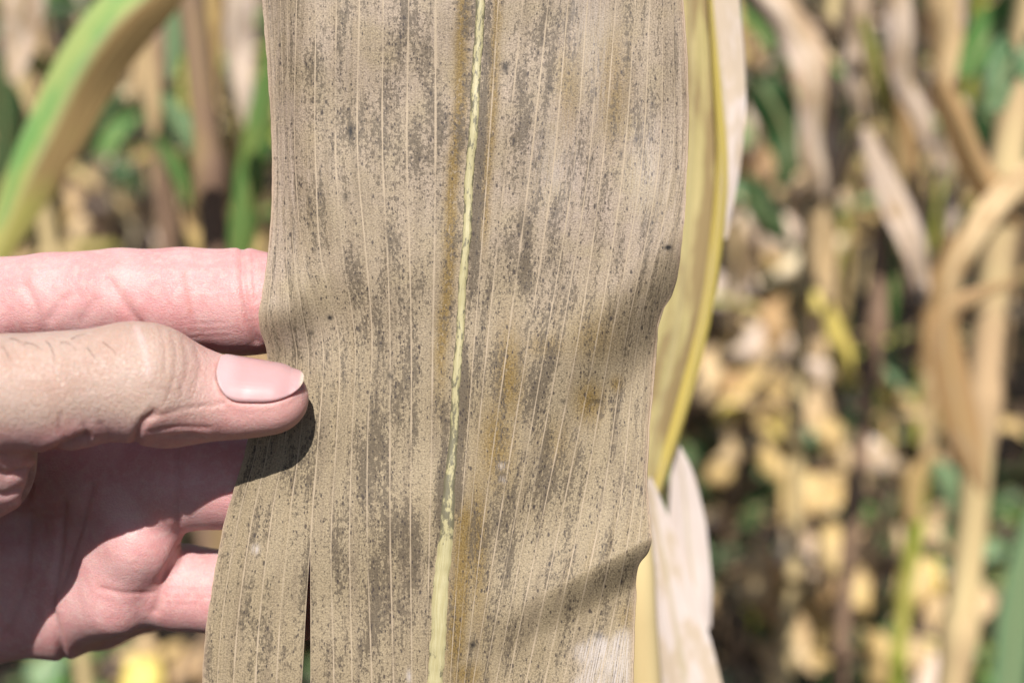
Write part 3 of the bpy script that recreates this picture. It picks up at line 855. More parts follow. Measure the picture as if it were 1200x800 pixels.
# ------------------------------------------------------------------ ribbons, stalks
def ribbon(path, widths, side, fold=0.5, curl=0.0, ripple=0.0, seed=0, nseg=18, nac=7, keep_side=False):
    """path: list of points, widths: full widths, side: approximate across direction; returns verts, faces, uvs.
    fold lifts the margins into a V, curl rolls them round, ripple waves them"""
    P = np.array([tuple(p) for p in path], float)
    t0 = np.linspace(0, 1, len(P)); t = np.linspace(0, 1, nseg + 1)
    C = np.stack([cubic(t0, P[:, k], t) for k in range(3)], -1) if len(P) > 2 else P[0] + (P[1] - P[0]) * t[:, None]
    W = np.maximum(np.interp(t, np.linspace(0, 1, len(widths)), widths), 1e-4)
    T = np.gradient(C, axis=0); T /= np.linalg.norm(T, axis=1)[:, None] + 1e-9
    S = np.array(tuple(side), float)[None] if np.ndim(side[0]) == 0 else np.array(side, float)
    S = S - (S * T).sum(1)[:, None] * T
    S /= np.linalg.norm(S, axis=1)[:, None] + 1e-9
    Nn = np.cross(S, T)
    r = np.random.default_rng(seed)
    ph = r.uniform(0, 6.28, 4)
    a = np.linspace(-1, 1, nac)
    V = []; UV = []
    L = np.linalg.norm(np.diff(C, axis=0), axis=1).sum()
    for i in range(nseg + 1):
        for x in a:
            hw = W[i] / 2
            if curl > 0:
                th = x * curl
                off = S[i] * (math.sin(th) / curl * hw) + Nn[i] * ((1 - math.cos(th)) / curl * hw)
            else:
                off = S[i] * (x * hw * math.cos(fold)) + Nn[i] * (abs(x) ** 1.3 * hw * math.sin(fold))
            rp = ripple * hw * (x * x * math.sin(t[i] * L / 0.035 + ph[0 if x < 0 else 1]) + 0.9 * math.sin(t[i] * L / 0.017 + 2.3 * x + ph[2]) * math.sin(t[i] * L / 0.041 - 1.7 * x + ph[3]))
            V.append(C[i] + off + Nn[i] * rp); UV.append(((x + 1) / 2, t[i]))
    F = []
    for i in range(nseg):
        for j in range(nac - 1):
            q = i * nac + j
            F.append((q, q + 1, q + nac + 1, q + nac))
    return V, F, UV

def ribbon_mesh(name, *a, origin=None, **k):
    V, F, UV = ribbon(*a, **k)
    V = np.array(V)
    if origin is not None: V = V - np.array(tuple(origin))
    me = mesh_from(name, V, F)
    uvl = me.uv_layers.new(name='UVMap')
    li = np.empty(len(me.loops), np.int32); me.loops.foreach_get('vertex_index', li)
    uvl.data.foreach_set('uv', np.array(UV, np.float32)[li].ravel())
    return me

def tube(path, radii, sides=9, cap=True):
    P = [Vector(p) for p in path]
    V, F = [], []
    for i, p in enumerate(P):
        t = (P[min(i+1, len(P)-1)] - P[max(i-1, 0)]).normalized()
        s = t.cross(Vector((0.3, 1, 0.1))).normalized(); n = s.cross(t)
        for k in range(sides):
            an = 2 * math.pi * k / sides
            V.append(p + (s * math.cos(an) + n * math.sin(an)) * radii[i])
    for i in range(len(P) - 1):
        for k in range(sides):
            F.append((i*sides+k, i*sides+(k+1) % sides, (i+1)*sides+(k+1) % sides, (i+1)*sides+k))
    if cap:
        F.append(tuple(range(sides))[::-1]); F.append(tuple(range((len(P)-1)*sides, len(P)*sides)))
    return V, F

def stalk_path(p0, p1, r0, r1, step=0.17, seed=0, sway=0.006):
    """jointed stalk: swollen nodes every step metres"""
    r = random.Random(seed)
    L = (p1 - p0).length; d = (p1 - p0) / L
    pts, rad = [], []
    x = 0.0
    while x < L:
        for f, k in ((0.0, 1.28), (0.06, 1.22), (0.13, 0.98), (0.5, 0.95), (0.88, 1.0), (0.95, 1.15)):
            q = x + f * step
            if q > L: break
            pts.append(p0 + d * q + Vector((math.sin(q * 9 + seed), math.cos(q * 7 + seed), 0)) * sway)
            rad.append((r0 + (r1 - r0) * q / L) * k)
        x += step * r.uniform(0.9, 1.1)
    return pts, rad

# ------------------------------------------------------------------ plants traced from the photograph
def traced_plant(label, base, top, r0, r1, mat, leaves, group=None, step=0.17, seed=0, tail=()):
    """leaves: (material, Y or None, [(px,py,width_px[,Y])...], kwargs)"""
    root = empty('corn_plant', base)
    tag(root, label, 'corn plant', group)
    pts, rad = stalk_path(Vector((0, 0, -0.03)), top - base, r0, r1, step, seed)
    for p_, r_ in tail:
        pts.append(p_ - base); rad.append(r_)
    me = mesh_from('stalk', *tube(pts, rad))
    obj('stalk', me, M[mat], root)
    for q, (mt, Y, pl, kw) in enumerate(leaves):
        path = []; wd = []
        for p in pl:
            yy = p[3] if len(p) > 3 else Y
            w = PY(p[0], p[1], yy)
            depth = (w - CAM).dot(AX_F)
            path.append(w); wd.append(p[2] * depth / FPX)
        kw = dict(kw)
        turn = kw.pop('turn', 0.0)
        lab = kw.pop('label', None)
        side = AX_R * math.cos(turn) - AX_F * math.sin(turn)
        if kw.pop('updown', False): side = AX_U * math.cos(turn) - AX_F * math.sin(turn)
        me = ribbon_mesh('leaf', path, wd, side, seed=seed * 31 + q, origin=base, **kw)
        o = obj('leaf', me, M[mt], root)
        if lab: o['label'] = lab
    return root

def below(p): return Vector((p.x, p.y, 0.0))

# near plant just behind the held leaf: its sheath shows as a cream strip, its leaves beside the right margin
b = below(PY(751, 760, 0.283))
traced_plant('near corn plant with cream stalk and yellow edged leaves right behind the held leaf', b, PY(748, 760, 0.283), 0.0095, 0.0062, 'stalk', [
    ('nearleaf', 0.37, [], {})][:0] + [
    ('blush', 0.335, [(822, -60, 60), (832, 0, 78), (842, 70, 70), (850, 130, 56), (852, 200, 34), (846, 280, 14)], dict(fold=0.35, ripple=0.1, seed=0) if False else dict(fold=0.35, ripple=0.1)),
    ('straw', 0.320, [(806, -60, 46), (810, 40, 52), (812, 150, 58), (806, 260, 74), (796, 360, 84), (780, 450, 76), (764, 520, 60), (750, 590, 30)], dict(fold=0.15, ripple=0.12)),
    ('bright', 0.318, [(830, -50, 7), (836, 40, 9), (845, 150, 15), (847, 210, 20), (840, 290, 21), (826, 380, 20), (806, 460, 21), (785, 530, 18), (768, 585, 12), (758, 610, 8)], dict(fold=0.7)),
    ('blush', 0.33, [(790, 515, 6), (800, 560, 30), (806, 620, 48), (812, 690, 50), (815, 740, 40)], dict(fold=0.3, ripple=0.1)),
    ('blush', 0.305, [(760, 560, 8), (772, 620, 34), (784, 690, 62), (798, 770, 84), (812, 850, 96)], dict(fold=0.35, ripple=0.08)),
], seed=3, tail=[(PY(747, 720, 0.284), 0.0058), (PY(746, 670, 0.285), 0.0055), (PY(745, 635, 0.286), 0.0049), (PY(745, 605, 0.287), 0.0038), (PY(746, 585, 0.287), 0.0024), (PY(747, 570, 0.288), 0.0008)])

# tall stalk at the right with drooping leaves
b = below(PY(1150, 700, 0.74)); tp = PY(1196, 120, 0.80)
traced_plant('cream jointed corn stalk with a pointed orange brown leaf hanging beside it', b, tp + (tp - b) * 0.35, 0.0145, 0.011, 'stalk', [
    ('orange', 0.70, [(1190, 330, 8), (1150, 345, 20), (1110, 372, 32), (1116, 440, 46), (1130, 505, 44), (1146, 555, 22), (1152, 580, 4)], dict(curl=0.6)),
    ('tan', 0.70, [(1240, 190, 40), (1195, 225, 44), (1160, 262, 44), (1134, 305, 40), (1118, 345, 24), (1108, 372, 6)], dict(fold=0.55, ripple=0.4)),
    ('orange', 0.72, [(1100, 95, 22), (1122, 140, 40), (1150, 200, 46), (1180, 240, 40), (1195, 262, 20)], dict(fold=0.6, ripple=0.4)),
    ('sage', 0.80, [(1230, 560, 20), (1205, 650, 34), (1192, 730, 44), (1184, 820, 40), (1180, 870, 14)], dict(fold=0.3)),
    ('sage', 0.72, [(1240, 130, 30), (1200, 60, 50), (1180, 80, 48), (1168, 130, 22)], dict(fold=0.3)),
    ('green', 0.84, [(1260, -20, 60), (1200, 20, 66), (1160, 40, 54), (1130, 90, 20)], dict(fold=0.3, updown=True)),
], step=0.185, seed=5)

# plant whose withered leaves hang in the middle of the right side
b = below(PY(1040, 500, 0.95)); tp = PY(1058, -60, 0.98)
traced_plant('withered corn plant with pinkish bleached leaves and one green edged leaf', b, tp, 0.010, 0.007, 'stalk_brown', [
    ('pale', 0.88, [(1050, -60, 30), (1056, 0, 34), (1060, 50, 36), (1062, 95, 30), (1075, 125, 26), (1092, 165, 26), (1100, 195, 10)], dict(fold=0.55, ripple=0.4)),
    ('lime', 0.90, [(1010, 20, 14), (1026, 70, 26), (1042, 120, 30), (1052, 175, 24), (1060, 230, 10)], dict(fold=0.9)),
    ('pale', 0.86, [(1012, 150, 14), (1030, 195, 34), (1052, 240, 44), (1072, 285, 40), (1082, 330, 22), (1086, 360, 6)], dict(fold=0.55, ripple=0.4)),
    ('orange', 0.92, [(1058, 90, 16), (1064, 150, 30), (1068, 215, 26), (1070, 260, 8)], dict(fold=0.7)),
    ('tan', 0.90, [(1090, -60, 30), (1104, -10, 40), (1112, 40, 44), (1116, 90, 36), (1114, 140, 16)], dict(fold=0.6, ripple=0.4)),
    ('pale', 0.92, [(1015, -50, 34), (1010, 20, 40), (1005, 80, 38), (1012, 140, 20)], dict(fold=0.85, ripple=0.45)),
    ('orange', 0.95, [(1126, 200, 12), (1118, 270, 26), (1100, 345, 34), (1088, 400, 26), (1082, 440, 6)], dict(fold=0.6, ripple=0.4)),
    ('pale', 0.93, [(1112, 225, 12), (1116, 250, 32), (1112, 275, 12)], dict(curl=1.1)),
    ('dark', 0.99, [(1146, 118, 10), (1166, 146, 52), (1190, 172, 44), (1206, 205, 10)], dict(fold=0.3, ripple=0.2)),
    ('pale', 0.91, [(1108, -70, 20), (1120, -10, 34), (1124, 40, 36), (1118, 100, 26), (1110, 130, 8)], dict(curl=0.8, ripple=0.4)),
    ('green', 0.97, [(1040, 215, 6), (1048, 300, 14), (1050, 380, 12), (1048, 430, 5)], dict(fold=0.6)),
], seed=9)

# plant with the long tan leaf
b = below(PY(955, 560, 1.05)); tp = PY(975, -80, 1.08)
traced_plant('corn plant with one long tan leaf hanging straight down and a yellow tip', b, tp, 0.009, 0.007, 'stalk', [
    ('pale', 0.98, [(850, -50, 40), (890, -10, 46), (925, 25, 48), (950, 70, 54), (960, 130, 56), (962, 190, 46), (966, 230, 24)], dict(fold=0.5, ripple=0.35)),
    ('tan', 1.00, [(962, 60, 20), (966, 130, 36), (966, 220, 34), (968, 300, 30), (972, 360, 14)], dict(fold=0.4)),
    ('bright', 1.0, [(970, 350, 10), (978, 385, 26), (990, 420, 32), (1000, 455, 18)], dict(curl=1.0)),
    ('tan', 0.99, [(966, 205, 16), (968, 250, 34), (967, 305, 34), (972, 352, 12)], dict(fold=0.4, ripple=0.2)),
    ('dark', 1.12, [(878, 85, 10), (902, 115, 52), (926, 168, 52), (916, 220, 12)], dict(fold=0.3, ripple=0.3)),
    ('dark', 1.14, [(870, 205, 8), (890, 235, 40), (905, 262, 36), (925, 285, 8)], dict(fold=0.3, ripple=0.3)),
    ('brown', 1.04, [(1030, 130, 8), (1005, 165, 20), (985, 210, 22), (970, 250, 8)], dict(fold=0.6)),
    ('brown', 1.06, [(940, 0, 16), (985, 40, 22), (1010, 60, 8)], dict(fold=0.5, updown=True)),
    ('green', 1.1, [(905, 60, 10), (895, 30, 30), (880, 10, 26), (860, -30, 10)], dict(fold=0.4)),
], seed=13)

# short plant with an olive stem
b = below(PY(1076, 690, 1.15)); tp = PY(1096, 400, 1.15)
traced_plant('short corn plant with a bright olive stem and cream sheath', b, tp, 0.012, 0.008, 'stalk_green', [
    ('yellow', 1.11, [(1096, 530, 10), (1078, 560, 34), (1072, 600, 30), (1074, 612, 26)], dict(curl=1.2)),
    ('tan', 1.14, [(1090, 380, 20), (1096, 420, 34), (1092, 470, 22), (1088, 540, 18)], dict(curl=1.0)),
    ('sage', 1.18, [(1090, 540, 8), (1110, 560, 30), (1130, 600, 24), (1140, 625, 6)], dict(fold=0.3)),
    ('sage', 1.2, [(1075, 450, 8), (1055, 440, 26), (1040, 420, 20), (1030, 400, 6)], dict(fold=0.3)),
], seed=17)

# upper left: large arching leaf, half green and half dry
b = below(PY(215, 300, 0.66)); tp = PY(205, -160, 0.66)
traced_plant('corn plant with a big arching leaf, one half green and the other dry brown', b, tp, 0.010, 0.008, 'stalk_brown', [
    ('greentan', 0.56, [(225, -60, 40), (180, -12, 70), (135, 30, 84), (92, 90, 82), (58, 160, 76), (26, 225, 62), (-6, 295, 40), (-30, 350, 10)],
     dict(fold=0.45, ripple=0.06, nseg=30, nac=9, label='arching leaf, green on one side of its midrib and dry brown on the other')),
    ('sage', 0.72, [(200, -60, 16), (205, 0, 26), (204, 50, 26), (198, 95, 8)], dict(fold=0.4)),
], seed=21)

b = below(PY(178, 250, 1.05)); tp = PY(176, -80, 1.05)
traced_plant('corn plant with brown and olive stalk, pale leaves hanging above a dark green one', b, tp, 0.0098, 0.0085, 'stalk_brown', [
    ('yellow', 0.98, [(246, -50, 22), (240, 10, 36), (240, 70, 36), (243, 120, 28), (246, 180, 6)], dict(fold=0.4)),
    ('pale', 0.96, [(275, -60, 34), (278, 0, 50), (276, 60, 46), (284, 110, 26), (290, 150, 8)], dict(fold=0.65, ripple=0.3)),
    ('green', 0.80, [(322, 30, 14), (312, 90, 26), (302, 150, 36), (290, 215, 38), (282, 270, 34), (276, 330, 20)], dict(fold=0.45)),
    ('sage', 0.98, [(190, 110, 10), (206, 140, 34), (226, 170, 30), (246, 200, 8)], dict(fold=0.4)),
    ('green', 1.0, [(182, 160, 8), (200, 190, 22), (212, 215, 18), (220, 240, 6)], dict(fold=0.4)),
    ('yellow', 1.02, [(210, 175, 10), (226, 215, 46), (238, 255, 54), (250, 300, 46), (262, 350, 14)], dict(curl=0.9, ripple=0.3)),
    ('yellow', 1.04, [(265, 150, 12), (272, 200, 44), (268, 250, 44), (262, 310, 16)], dict(curl=0.9, ripple=0.3)),
    ('tan', 1.0, [(180, 30, 8), (172, 70, 26), (178, 120, 24), (180, 160, 8)], dict(curl=0.8)),
], seed=25)

b = below(PY(20, 300, 1.0)); tp = PY(10, -80, 1.0)
traced_plant('corn plant with crumpled pale tan leaves behind the big arching leaf', b, tp, 0.0098, 0.008, 'stalk', [
    ('pale', 0.94, [(30, -60, 34), (24, 0, 56), (18, 50, 50), (14, 95, 18)], dict(curl=0.8, ripple=0.2)),
    ('dark', 0.97, [(-10, 60, 20), (4, 120, 34), (2, 190, 30), (-6, 240, 10)], dict(fold=0.4)),
    ('yellow', 1.02, [(62, 190, 8), (60, 225, 28), (66, 260, 26), (60, 300, 8)], dict(curl=0.9)),
    ('pale', 1.0, [(50, 175, 8), (52, 205, 24), (46, 235, 10)], dict(curl=0.9)),
    ('green', 1.06, [(150, 70, 6), (130, 100, 18), (110, 125, 16), (95, 135, 5)], dict(fold=0.4)),
    ('dark', 1.06, [(160, 110, 6), (130, 130, 20), (110, 160, 16), (95, 200, 5)], dict(fold=0.4)),
    ('tan', 1.0, [(160, 20, 8), (165, 50, 18), (160, 90, 18), (150, 120, 6)], dict(curl=0.9)),
], seed=29)

# ------------------------------------------------------------------ dry broad-leaved weeds
def crumple(seed, L=0.07, W=0.05):
    r = random.Random(seed)
    bend = r.uniform(0.8, 2.4); tw = r.uniform(-1.2, 1.2)
    path = []; side = []
    for i in range(6):
        t = i / 5
        a = bend * t - 0.2
        path.append((L * math.sin(a) / max(bend, .1) * 1.1, L * 0.08 * math.sin(5 * t + seed), -L * (1 - math.cos(a)) / max(bend, .1) * 1.1))
    wd = [0.12 * W, 0.8 * W, W, 0.85 * W, 0.45 * W, 0.02 * W]
    side = (math.sin(tw) * 0.4, 1, math.sin(tw) * 0.6)
    return ribbon_mesh('leaf', path, wd, side, curl=r.uniform(0.7, 1.9), ripple=0.35, seed=seed, nseg=9, nac=6)
CR = [crumple(k, L=rnd.uniform(0.09, 0.14), W=rnd.uniform(0.07, 0.10)) for k in range(12)]
WEED_MATS = ['tan'] * 2 + ['yellow'] * 1 + ['orange'] * 1 + ['brown'] * 10 + ['dark'] * 4

def weed(base, hgt, leaves, label, group, seed, mats=WEED_MATS, cat='weed', traced=()):
    r = random.Random(seed)
    root = empty('withered_weed', base)
    tag(root, label, cat, group)
    V, F = [], []
    lean = Vector((r.uniform(-.12, .12), r.uniform(-.12, .12), 0))
    pts = [Vector((0, 0, -0.03)) + (Vector((0, 0, 1)) + lean * t) * (hgt + .03) * t for t in [k / 7 for k in range(8)]]
    v, f = tube(pts, [0.0045 * (1 - 0.6 * k / 7) for k in range(8)], 5)
    V += v; F += f
    todo = []
    for i in range(leaves):
        t = 0.25 + 0.75 * (i + 0.5) / leaves
        an = i * 2.4 + r.uniform(-.5, .5)
        o = pts[0].lerp(pts[-1], t)
        ln = r.uniform(0.04, 0.15) * (1.2 - 0.5 * t)
        e = o + Vector((math.cos(an), math.sin(an), r.uniform(0.0, 0.7))) * ln
        todo.append((o, e, an, r.choice(mats), r.uniform(0.8, 1.25), r.randrange(len(CR)), r.uniform(-.6, .9)))
    for (w, mt, sc_, an) in traced:
        e = w - Vector(base)
        t = min(max((e.z - 0.04) / hgt, 0.1), 1.0)
        todo.append((pts[0].lerp(pts[-1], t), e, an, mt, sc_, r.randrange(len(CR)), r.uniform(0, .8)))
    for o, e, an, mt, sc_, k, tilt in todo:
        v, f = tube([o, o.lerp(e, 0.5) + Vector((0, 0, 0.01)), e], [0.0022, 0.0018, 0.0014], 4, False)
        n0 = len(V); V += v; F += [tuple(i + n0 for i in q) for q in f]
        lf = obj('leaf', CR[k], M[mt], root)
        lf.location = e; lf.scale = (sc_,) * 3
        lf.rotation_euler = (r.uniform(-.7, .7), tilt, an)
    obj('stem', mesh_from('stem', V, F), M['twig'], root)
    return root

# bright leaves that can be told apart, traced onto weeds of the right side: (px, py, material, size)
TR = [
 ((868, 505, 1.75), [(868, 475, 'bright', 1.0), (898, 505, 'bright', 1.15), (905, 532, 'yellow', 1.1), (850, 452, 'orange', 1.2), (892, 442, 'yellow', 1.0), (866, 525, 'tan', 1.0), (845, 428, 'tan', 1.0)]),
 ((960, 500, 1.7), [(975, 497, 'yellow', 1.1), (950, 470, 'tan', 1.3), (945, 440, 'pale', 1.0), (990, 540, 'tan', 1.0), (1010, 525, 'pale', 1.0), (920, 455, 'yellow', 1.0)]),
 ((975, 640, 1.45), [(972, 570, 'yellow', 1.3), (985, 612, 'tan', 1.2), (962, 625, 'yellow', 1.25), (975, 665, 'orange', 1.1), (1002, 680, 'yellow', 1.2), (950, 655, 'tan', 1.0), (955, 720, 'yellow', 1.2)]),
 ((890, 700, 1.45), [(880, 665, 'tan', 1.3), (905, 660, 'tan', 1.3), (908, 700, 'orange', 1.2), (912, 735, 'tan', 1.2), (885, 770, 'tan', 1.3), (870, 690, 'brown', 1.2), (920, 640, 'pale', 1.0)]),
 ((1085, 700, 1.45), [(1072, 668, 'yellow', 1.1), (1095, 678, 'bright', 1.0), (1110, 690, 'pale', 1.1), (1120, 700, 'tan', 1.0), (1060, 700, 'pale', 1.0), (1058, 640, 'tan', .9)]),
 ((1090, 800, 1.35), [(1090, 768, 'bright', 1.5), (1110, 785, 'bright', 1.4), (1075, 790, 'pale', 1.3), (1060, 745, 'tan', 1.2), (1040, 770, 'pale', 1.1), (1020, 760, 'yellow', 1.2)]),
 ((880, 320, 2.6), [(862, 322, 'pale', 1.4), (905, 265, 'pale', 1.5), (880, 262, 'pale', 1.4), (870, 375, 'tan', 1.3), (900, 335, 'lime', 1.1), (915, 300, 'yellow', 1.1), (868, 340, 'tan', 1.1), (850, 395, 'tan', 1.2)]),
 ((925, 400, 2.2), [(905, 385, 'tan', 1.3), (925, 370, 'orange', 1.2), (940, 355, 'bright', .9), (890, 400, 'pale', 1.2), (935, 420, 'pale', 1.0), (960, 410, 'tan', 1.0), (900, 420, 'tan', 1.1)]),
 ((880, 180, 3.0), [(868, 60, 'yellow', 1.8), (895, 62, 'pale', 1.8), (912, 172, 'orange', 1.6), (880, 190, 'orange', 1.5), (860, 175, 'tan', 1.5), (905, 200, 'tan', 1.5), (870, 110, 'pale', 1.6), (890, 130, 'pale', 1.5)]),
 ((195, 800, 1.6), [(180, 780, 'yellow', 1.2), (205, 775, 'yellow', 1.2), (150, 790, 'bright', 1.2), (170, 760, 'tan', 1.2), (225, 785, 'orange', 1.2), (130, 795, 'tan', 1.2), (240, 770, 'tan', 1.0)]),
 ((110, 290, 2.2), [(100, 262, 'tan', 1.3), (130, 240, 'brown', 1.3), (145, 270, 'brown', 1.3), (85, 235, 'tan', 1.1), (120, 205, 'brown', 1.2), (150, 200, 'dark', 1.1), (160, 285, 'pale', 1.0)]),
]
TL = ['withered weed with bright yellow leaves low down beside the yellow edged leaf', 'withered weed with tan curled leaves below the bright yellow leaf tip',
      'withered weed thick with yellow leaves left of the olive stem', 'withered weed with large tan drooping leaves beside the bleached leaf',
      'withered weed with cream leaves at the foot of the olive stem', 'withered weed with a large bright yellow leaf at the foot of the cream stalk',
      'withered weed with pale pink leaves under the long tan leaf', 'withered weed with orange and tan leaves behind the bright yellow leaf tip',
      'tall withered weed with pale leaves far behind the yellow edged leaf', 'withered weed with yellow leaves seen under the palm', 'withered weed with brown leaves below the big arching leaf']
for k, ((sx_, sy_, Y), lv) in enumerate(TR):
    q = PY(sx_, sy_, Y)
    zs = [PY(a[0], a[1], Y).z for a in lv]
    base = below(q)
    hgt = max(max(zs) - 0.02, 0.15)
    trc = [(PY(a[0], a[1] - 16, Y + rnd.uniform(-.06, .06)), a[2], a[3] * 0.80 * (Y / 1.6) ** 0.55, rnd.uniform(3.6, 5.8)) for a in lv]
    weed(base, hgt, 5, TL[k], None, 900 + k, ['brown', 'tan', 'brown', 'dark'], traced=trc)

wk = 0
for (x0, x1, Y, n) in ((0.1, 1.3, 1.8, 4), (0.1, 1.6, 2.2, 7), (-1.5, -0.2, 2.1, 7), (0.0, 1.9, 2.7, 10), (-1.9, 0.0, 2.7, 9), (-2.2, 2.2, 3.2, 16)):
    for i in range(n):
        x = x0 + (x1 - x0) * (i + rnd.uniform(0.1, 0.9)) / n
        weed((x, Y + rnd.uniform(-.15, .15), 0), rnd.uniform(0.28, 0.62) + 0.07 * (Y - 1.6), rnd.randint(8, 12),
             'knee high withered weed with curled tan and brown leaves between the corn rows', 'withered weeds between the corn rows', 2000 + wk)
        wk += 1

# low green weeds
def green_weed(base, seed):
    r = random.Random(seed)
    root = empty('green_weed', base)
    tag(root, 'low green weed with small dark leaves between the corn rows', 'weed', 'green weeds between the corn rows')
    V, F = tube([Vector((0, 0, -.02)), Vector((0.01, 0, .12)), Vector((0.0, 0.01, .25))], [.004, .003, .002], 5)
    for i in range(11):
        t = 0.2 + 0.8 * i / 11; an = i * 2.4 + r.uniform(-.4, .4)
        o = Vector((0, 0, .25 * t)); e = o + Vector((math.cos(an), math.sin(an), .6)) * r.uniform(.03, .10)
        v, f = tube([o, e], [.0018, .0012], 4, False)
        n0 = len(V); V += v; F += [tuple(k + n0 for k in q) for q in f]
        lf = obj('leaf', CR[r.randrange(12)], M[r.choice(['dark', 'dark', 'green', 'sage'])], root)
        lf.location = e; lf.scale = (r.uniform(.5, .9),) * 3; lf.rotation_euler = (r.uniform(-.4, .4), r.uniform(-.4, .4), an)
    obj('stem', mesh_from('stem', V, F), M['stalk_green'], root)
for i in range(46):
    Y = rnd.uniform(1.7, 3.4)
    x = rnd.choice([rnd.uniform(0.12, 0.5) * Y, rnd.uniform(0.12, 0.5) * Y, rnd.uniform(-0.5, -0.15) * Y])
    green_weed((x, Y, 0), 5000 + i)

# ------------------------------------------------------------------ corn rows behind
def corn_leaf_mesh(seed, kind):
    r = random.Random(seed)
    L = {'droop': r.uniform(0.35, 0.6), 'arch': r.uniform(0.5, 0.8)}[kind]
    path = []
    x = z = 0.0
    el = R(r.uniform(35, 65)); n = 9
    rate = R(r.uniform(28, 40)) if kind == 'droop' else R(r.uniform(12, 20))
    swing = r.uniform(-.25, .25)
    for i in range(n):
        path.append((x, swing * x * x * 2, z))
        x += math.cos(el) * L / n; z += math.sin(el) * L / n
        el -= rate
        el = max(el, R(-97))
    W = r.uniform(0.045, 0.075) if kind == 'arch' else r.uniform(0.03, 0.055)
    wd = [W * .7, W * .95, W, W * .95, W * .8, W * .55, W * .02]
    kw = dict(fold=r.uniform(.3, .6), ripple=.15) if kind == 'arch' else dict(curl=r.uniform(.7, 1.7), ripple=.3)
    return ribbon_mesh('leaf', path, wd, (r.uniform(-.2, .2), 1, r.uniform(-.3, .3)), seed=seed, nseg=14, nac=6, **kw)
DROOP = [corn_leaf_mesh(100 + k, 'droop') for k in range(10)]
ARCH = [corn_leaf_mesh(200 + k, 'arch') for k in range(7)]
STK = []
for k in range(4):
    p, rd = stalk_path(Vector((0, 0, -.03)), Vector((rnd.uniform(-.06, .06), rnd.uniform(-.06, .06), rnd.uniform(1.9, 2.2))), 0.0125, 0.006, 0.18, k)
    STK.append(mesh_from('stalk', *tube(p, rd, 8)))
def ear_mesh():
    prof = [(0, .008), (.03, .022), (.08, .029), (.14, .027), (.19, .018), (.225, .007), (.25, .003)]
    V, F = tube([Vector((0, 0, z)) for z, _ in prof], [r_ for _, r_ in prof], 10)
    return mesh_from('ear', V, F)
EAR = ear_mesh()

def corn(base, seed, group, label):
    r = random.Random(seed)
    root = empty('corn_plant', base, r.uniform(0, 6.28))
    tag(root, label, 'corn plant', group)
    st = obj('stalk', STK[r.randrange(4)], M[r.choice(['stalk', 'stalk_green', 'stalk_brown', 'stalk_brown', 'stalk_brown'])], root)
    plane = r.uniform(0, 3.14)
    nl = r.randint(9, 12)
    for i in range(nl):
        hgt = 0.42 + 1.5 * i / nl
        dry = r.random() < (1.1 - 0.42 * hgt)
        if dry:
            me = r.choice(DROOP); mt = r.choice(['tan', 'tan', 'tan', 'pale', 'pale', 'yellow', 'orange', 'brown', 'brown', 'brown', 'lime'] if hgt > 0.8 else ['tan', 'orange', 'brown', 'brown', 'brown', 'brown', 'yellow'])
        else:
            me = r.choice(ARCH); mt = r.choice(['green', 'green', 'dark', 'sage', 'lime', 'lime', 'yellow', 'pale'])
        lf = obj('leaf', me, M[mt], root)
        lf.location = (0, 0, hgt)
        s = r.uniform(0.8, 1.15)
        lf.scale = (s, s, s)
        lf.rotation_euler = (0, r.uniform(-.15, .2), plane + math.pi * (i % 2) + r.uniform(-.6, .6))
    if r.random() < 0.6:
        e = obj('ear', EAR, M['husk'], root)
        an = r.uniform(0, 6.28)
        e.location = (0.012 * math.cos(an), 0.012 * math.sin(an), r.uniform(.8, 1.05)); e.rotation_euler = (0, R(r.uniform(15, 150)), an)
    return root
ck = 0
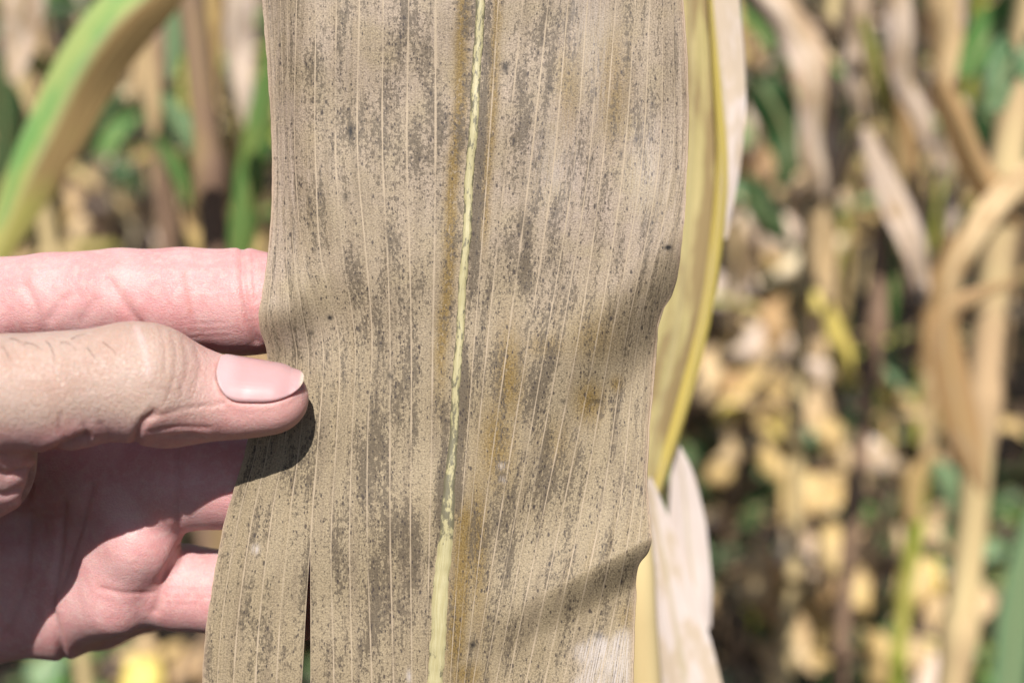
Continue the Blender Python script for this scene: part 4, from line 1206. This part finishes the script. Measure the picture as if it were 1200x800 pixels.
for ri, (Y, sp_, xl, xr) in enumerate(((2.55, 0.26, -1.8, 1.8), (3.2, 0.22, -2.1, 2.1), (3.85, 0.22, -2.5, 2.5), (4.6, 0.24, -2.9, 2.9), (5.4, 0.26, -3.4, 3.4), (6.3, 0.28, -3.9, 3.9))):
    x = xl + rnd.uniform(0, .1)
    while x < xr:
        corn((x, Y + rnd.uniform(-.06, .06), 0), 7000 + ck, 'corn plants in the rows behind the hand',
             'tall half dried corn plant standing in the rows behind the held leaf')
        ck += 1
        x += sp_ * rnd.uniform(0.8, 1.2)

# ------------------------------------------------------------------ leaf litter on the soil
def litter():
    V, F, UV, MI = [], [], [], []
    r = np.random.default_rng(5)
    n = 2400
    mats = ['tan', 'pale', 'yellow', 'brown', 'orange']
    xy = np.stack([r.uniform(-3.0, 3.0, n), r.uniform(0.2, 5.5, n)], -1)
    for i in range(n):
        L = r.uniform(.03, .10); W = r.uniform(.012, .035); a = r.uniform(0, 6.28)
        d = np.array([math.cos(a), math.sin(a), 0]); s = np.array([-d[1], d[0], 0])
        o = np.array([*xy[i], r.uniform(.0, .03)])
        up = r.uniform(.003, .02); tl = r.uniform(-.3, .3)
        b0 = len(V)
        for t in (0, .5, 1):
            for x in (-1, 0, 1):
                V.append(o + d * L * (t - .5) + s * W * x * (1 if t == .5 else .45) * .5 + np.array([0, 0, (1 - abs(x)) * up * .4 + up * math.sin(3.1 * t) + tl * W * x * .5 + .004]))
        for t in range(2):
            for x in range(2):
                q = b0 + t * 3 + x
                F.append((q, q + 1, q + 4, q + 3)); MI.append(i)
    me = mesh_from('leaf_litter', V, F)
    uvl = me.uv_layers.new(name='UVMap')
    li = np.empty(len(me.loops), np.int32); me.loops.foreach_get('vertex_index', li)
    loc = li % 9; pid = li // 9
    uvl.data.foreach_set('uv', np.stack([(loc % 3) / 2 * 0.4, (loc // 3) / 2 * .3 + pid * 0.37], -1).astype(np.float32).ravel())
    ch = r.choice(5, n, p=[.15, .03, .07, .68, .07])
    for m_ in mats: me.materials.append(M[m_])
    me.polygons.foreach_set('material_index', ch[np.array(MI)].astype(np.int32))
    o = bpy.data.objects.new('leaf_litter', me); COL.objects.link(o)
    tag(o, 'dry broken leaf litter covering the soil', 'leaf litter', kind='stuff')
litter()
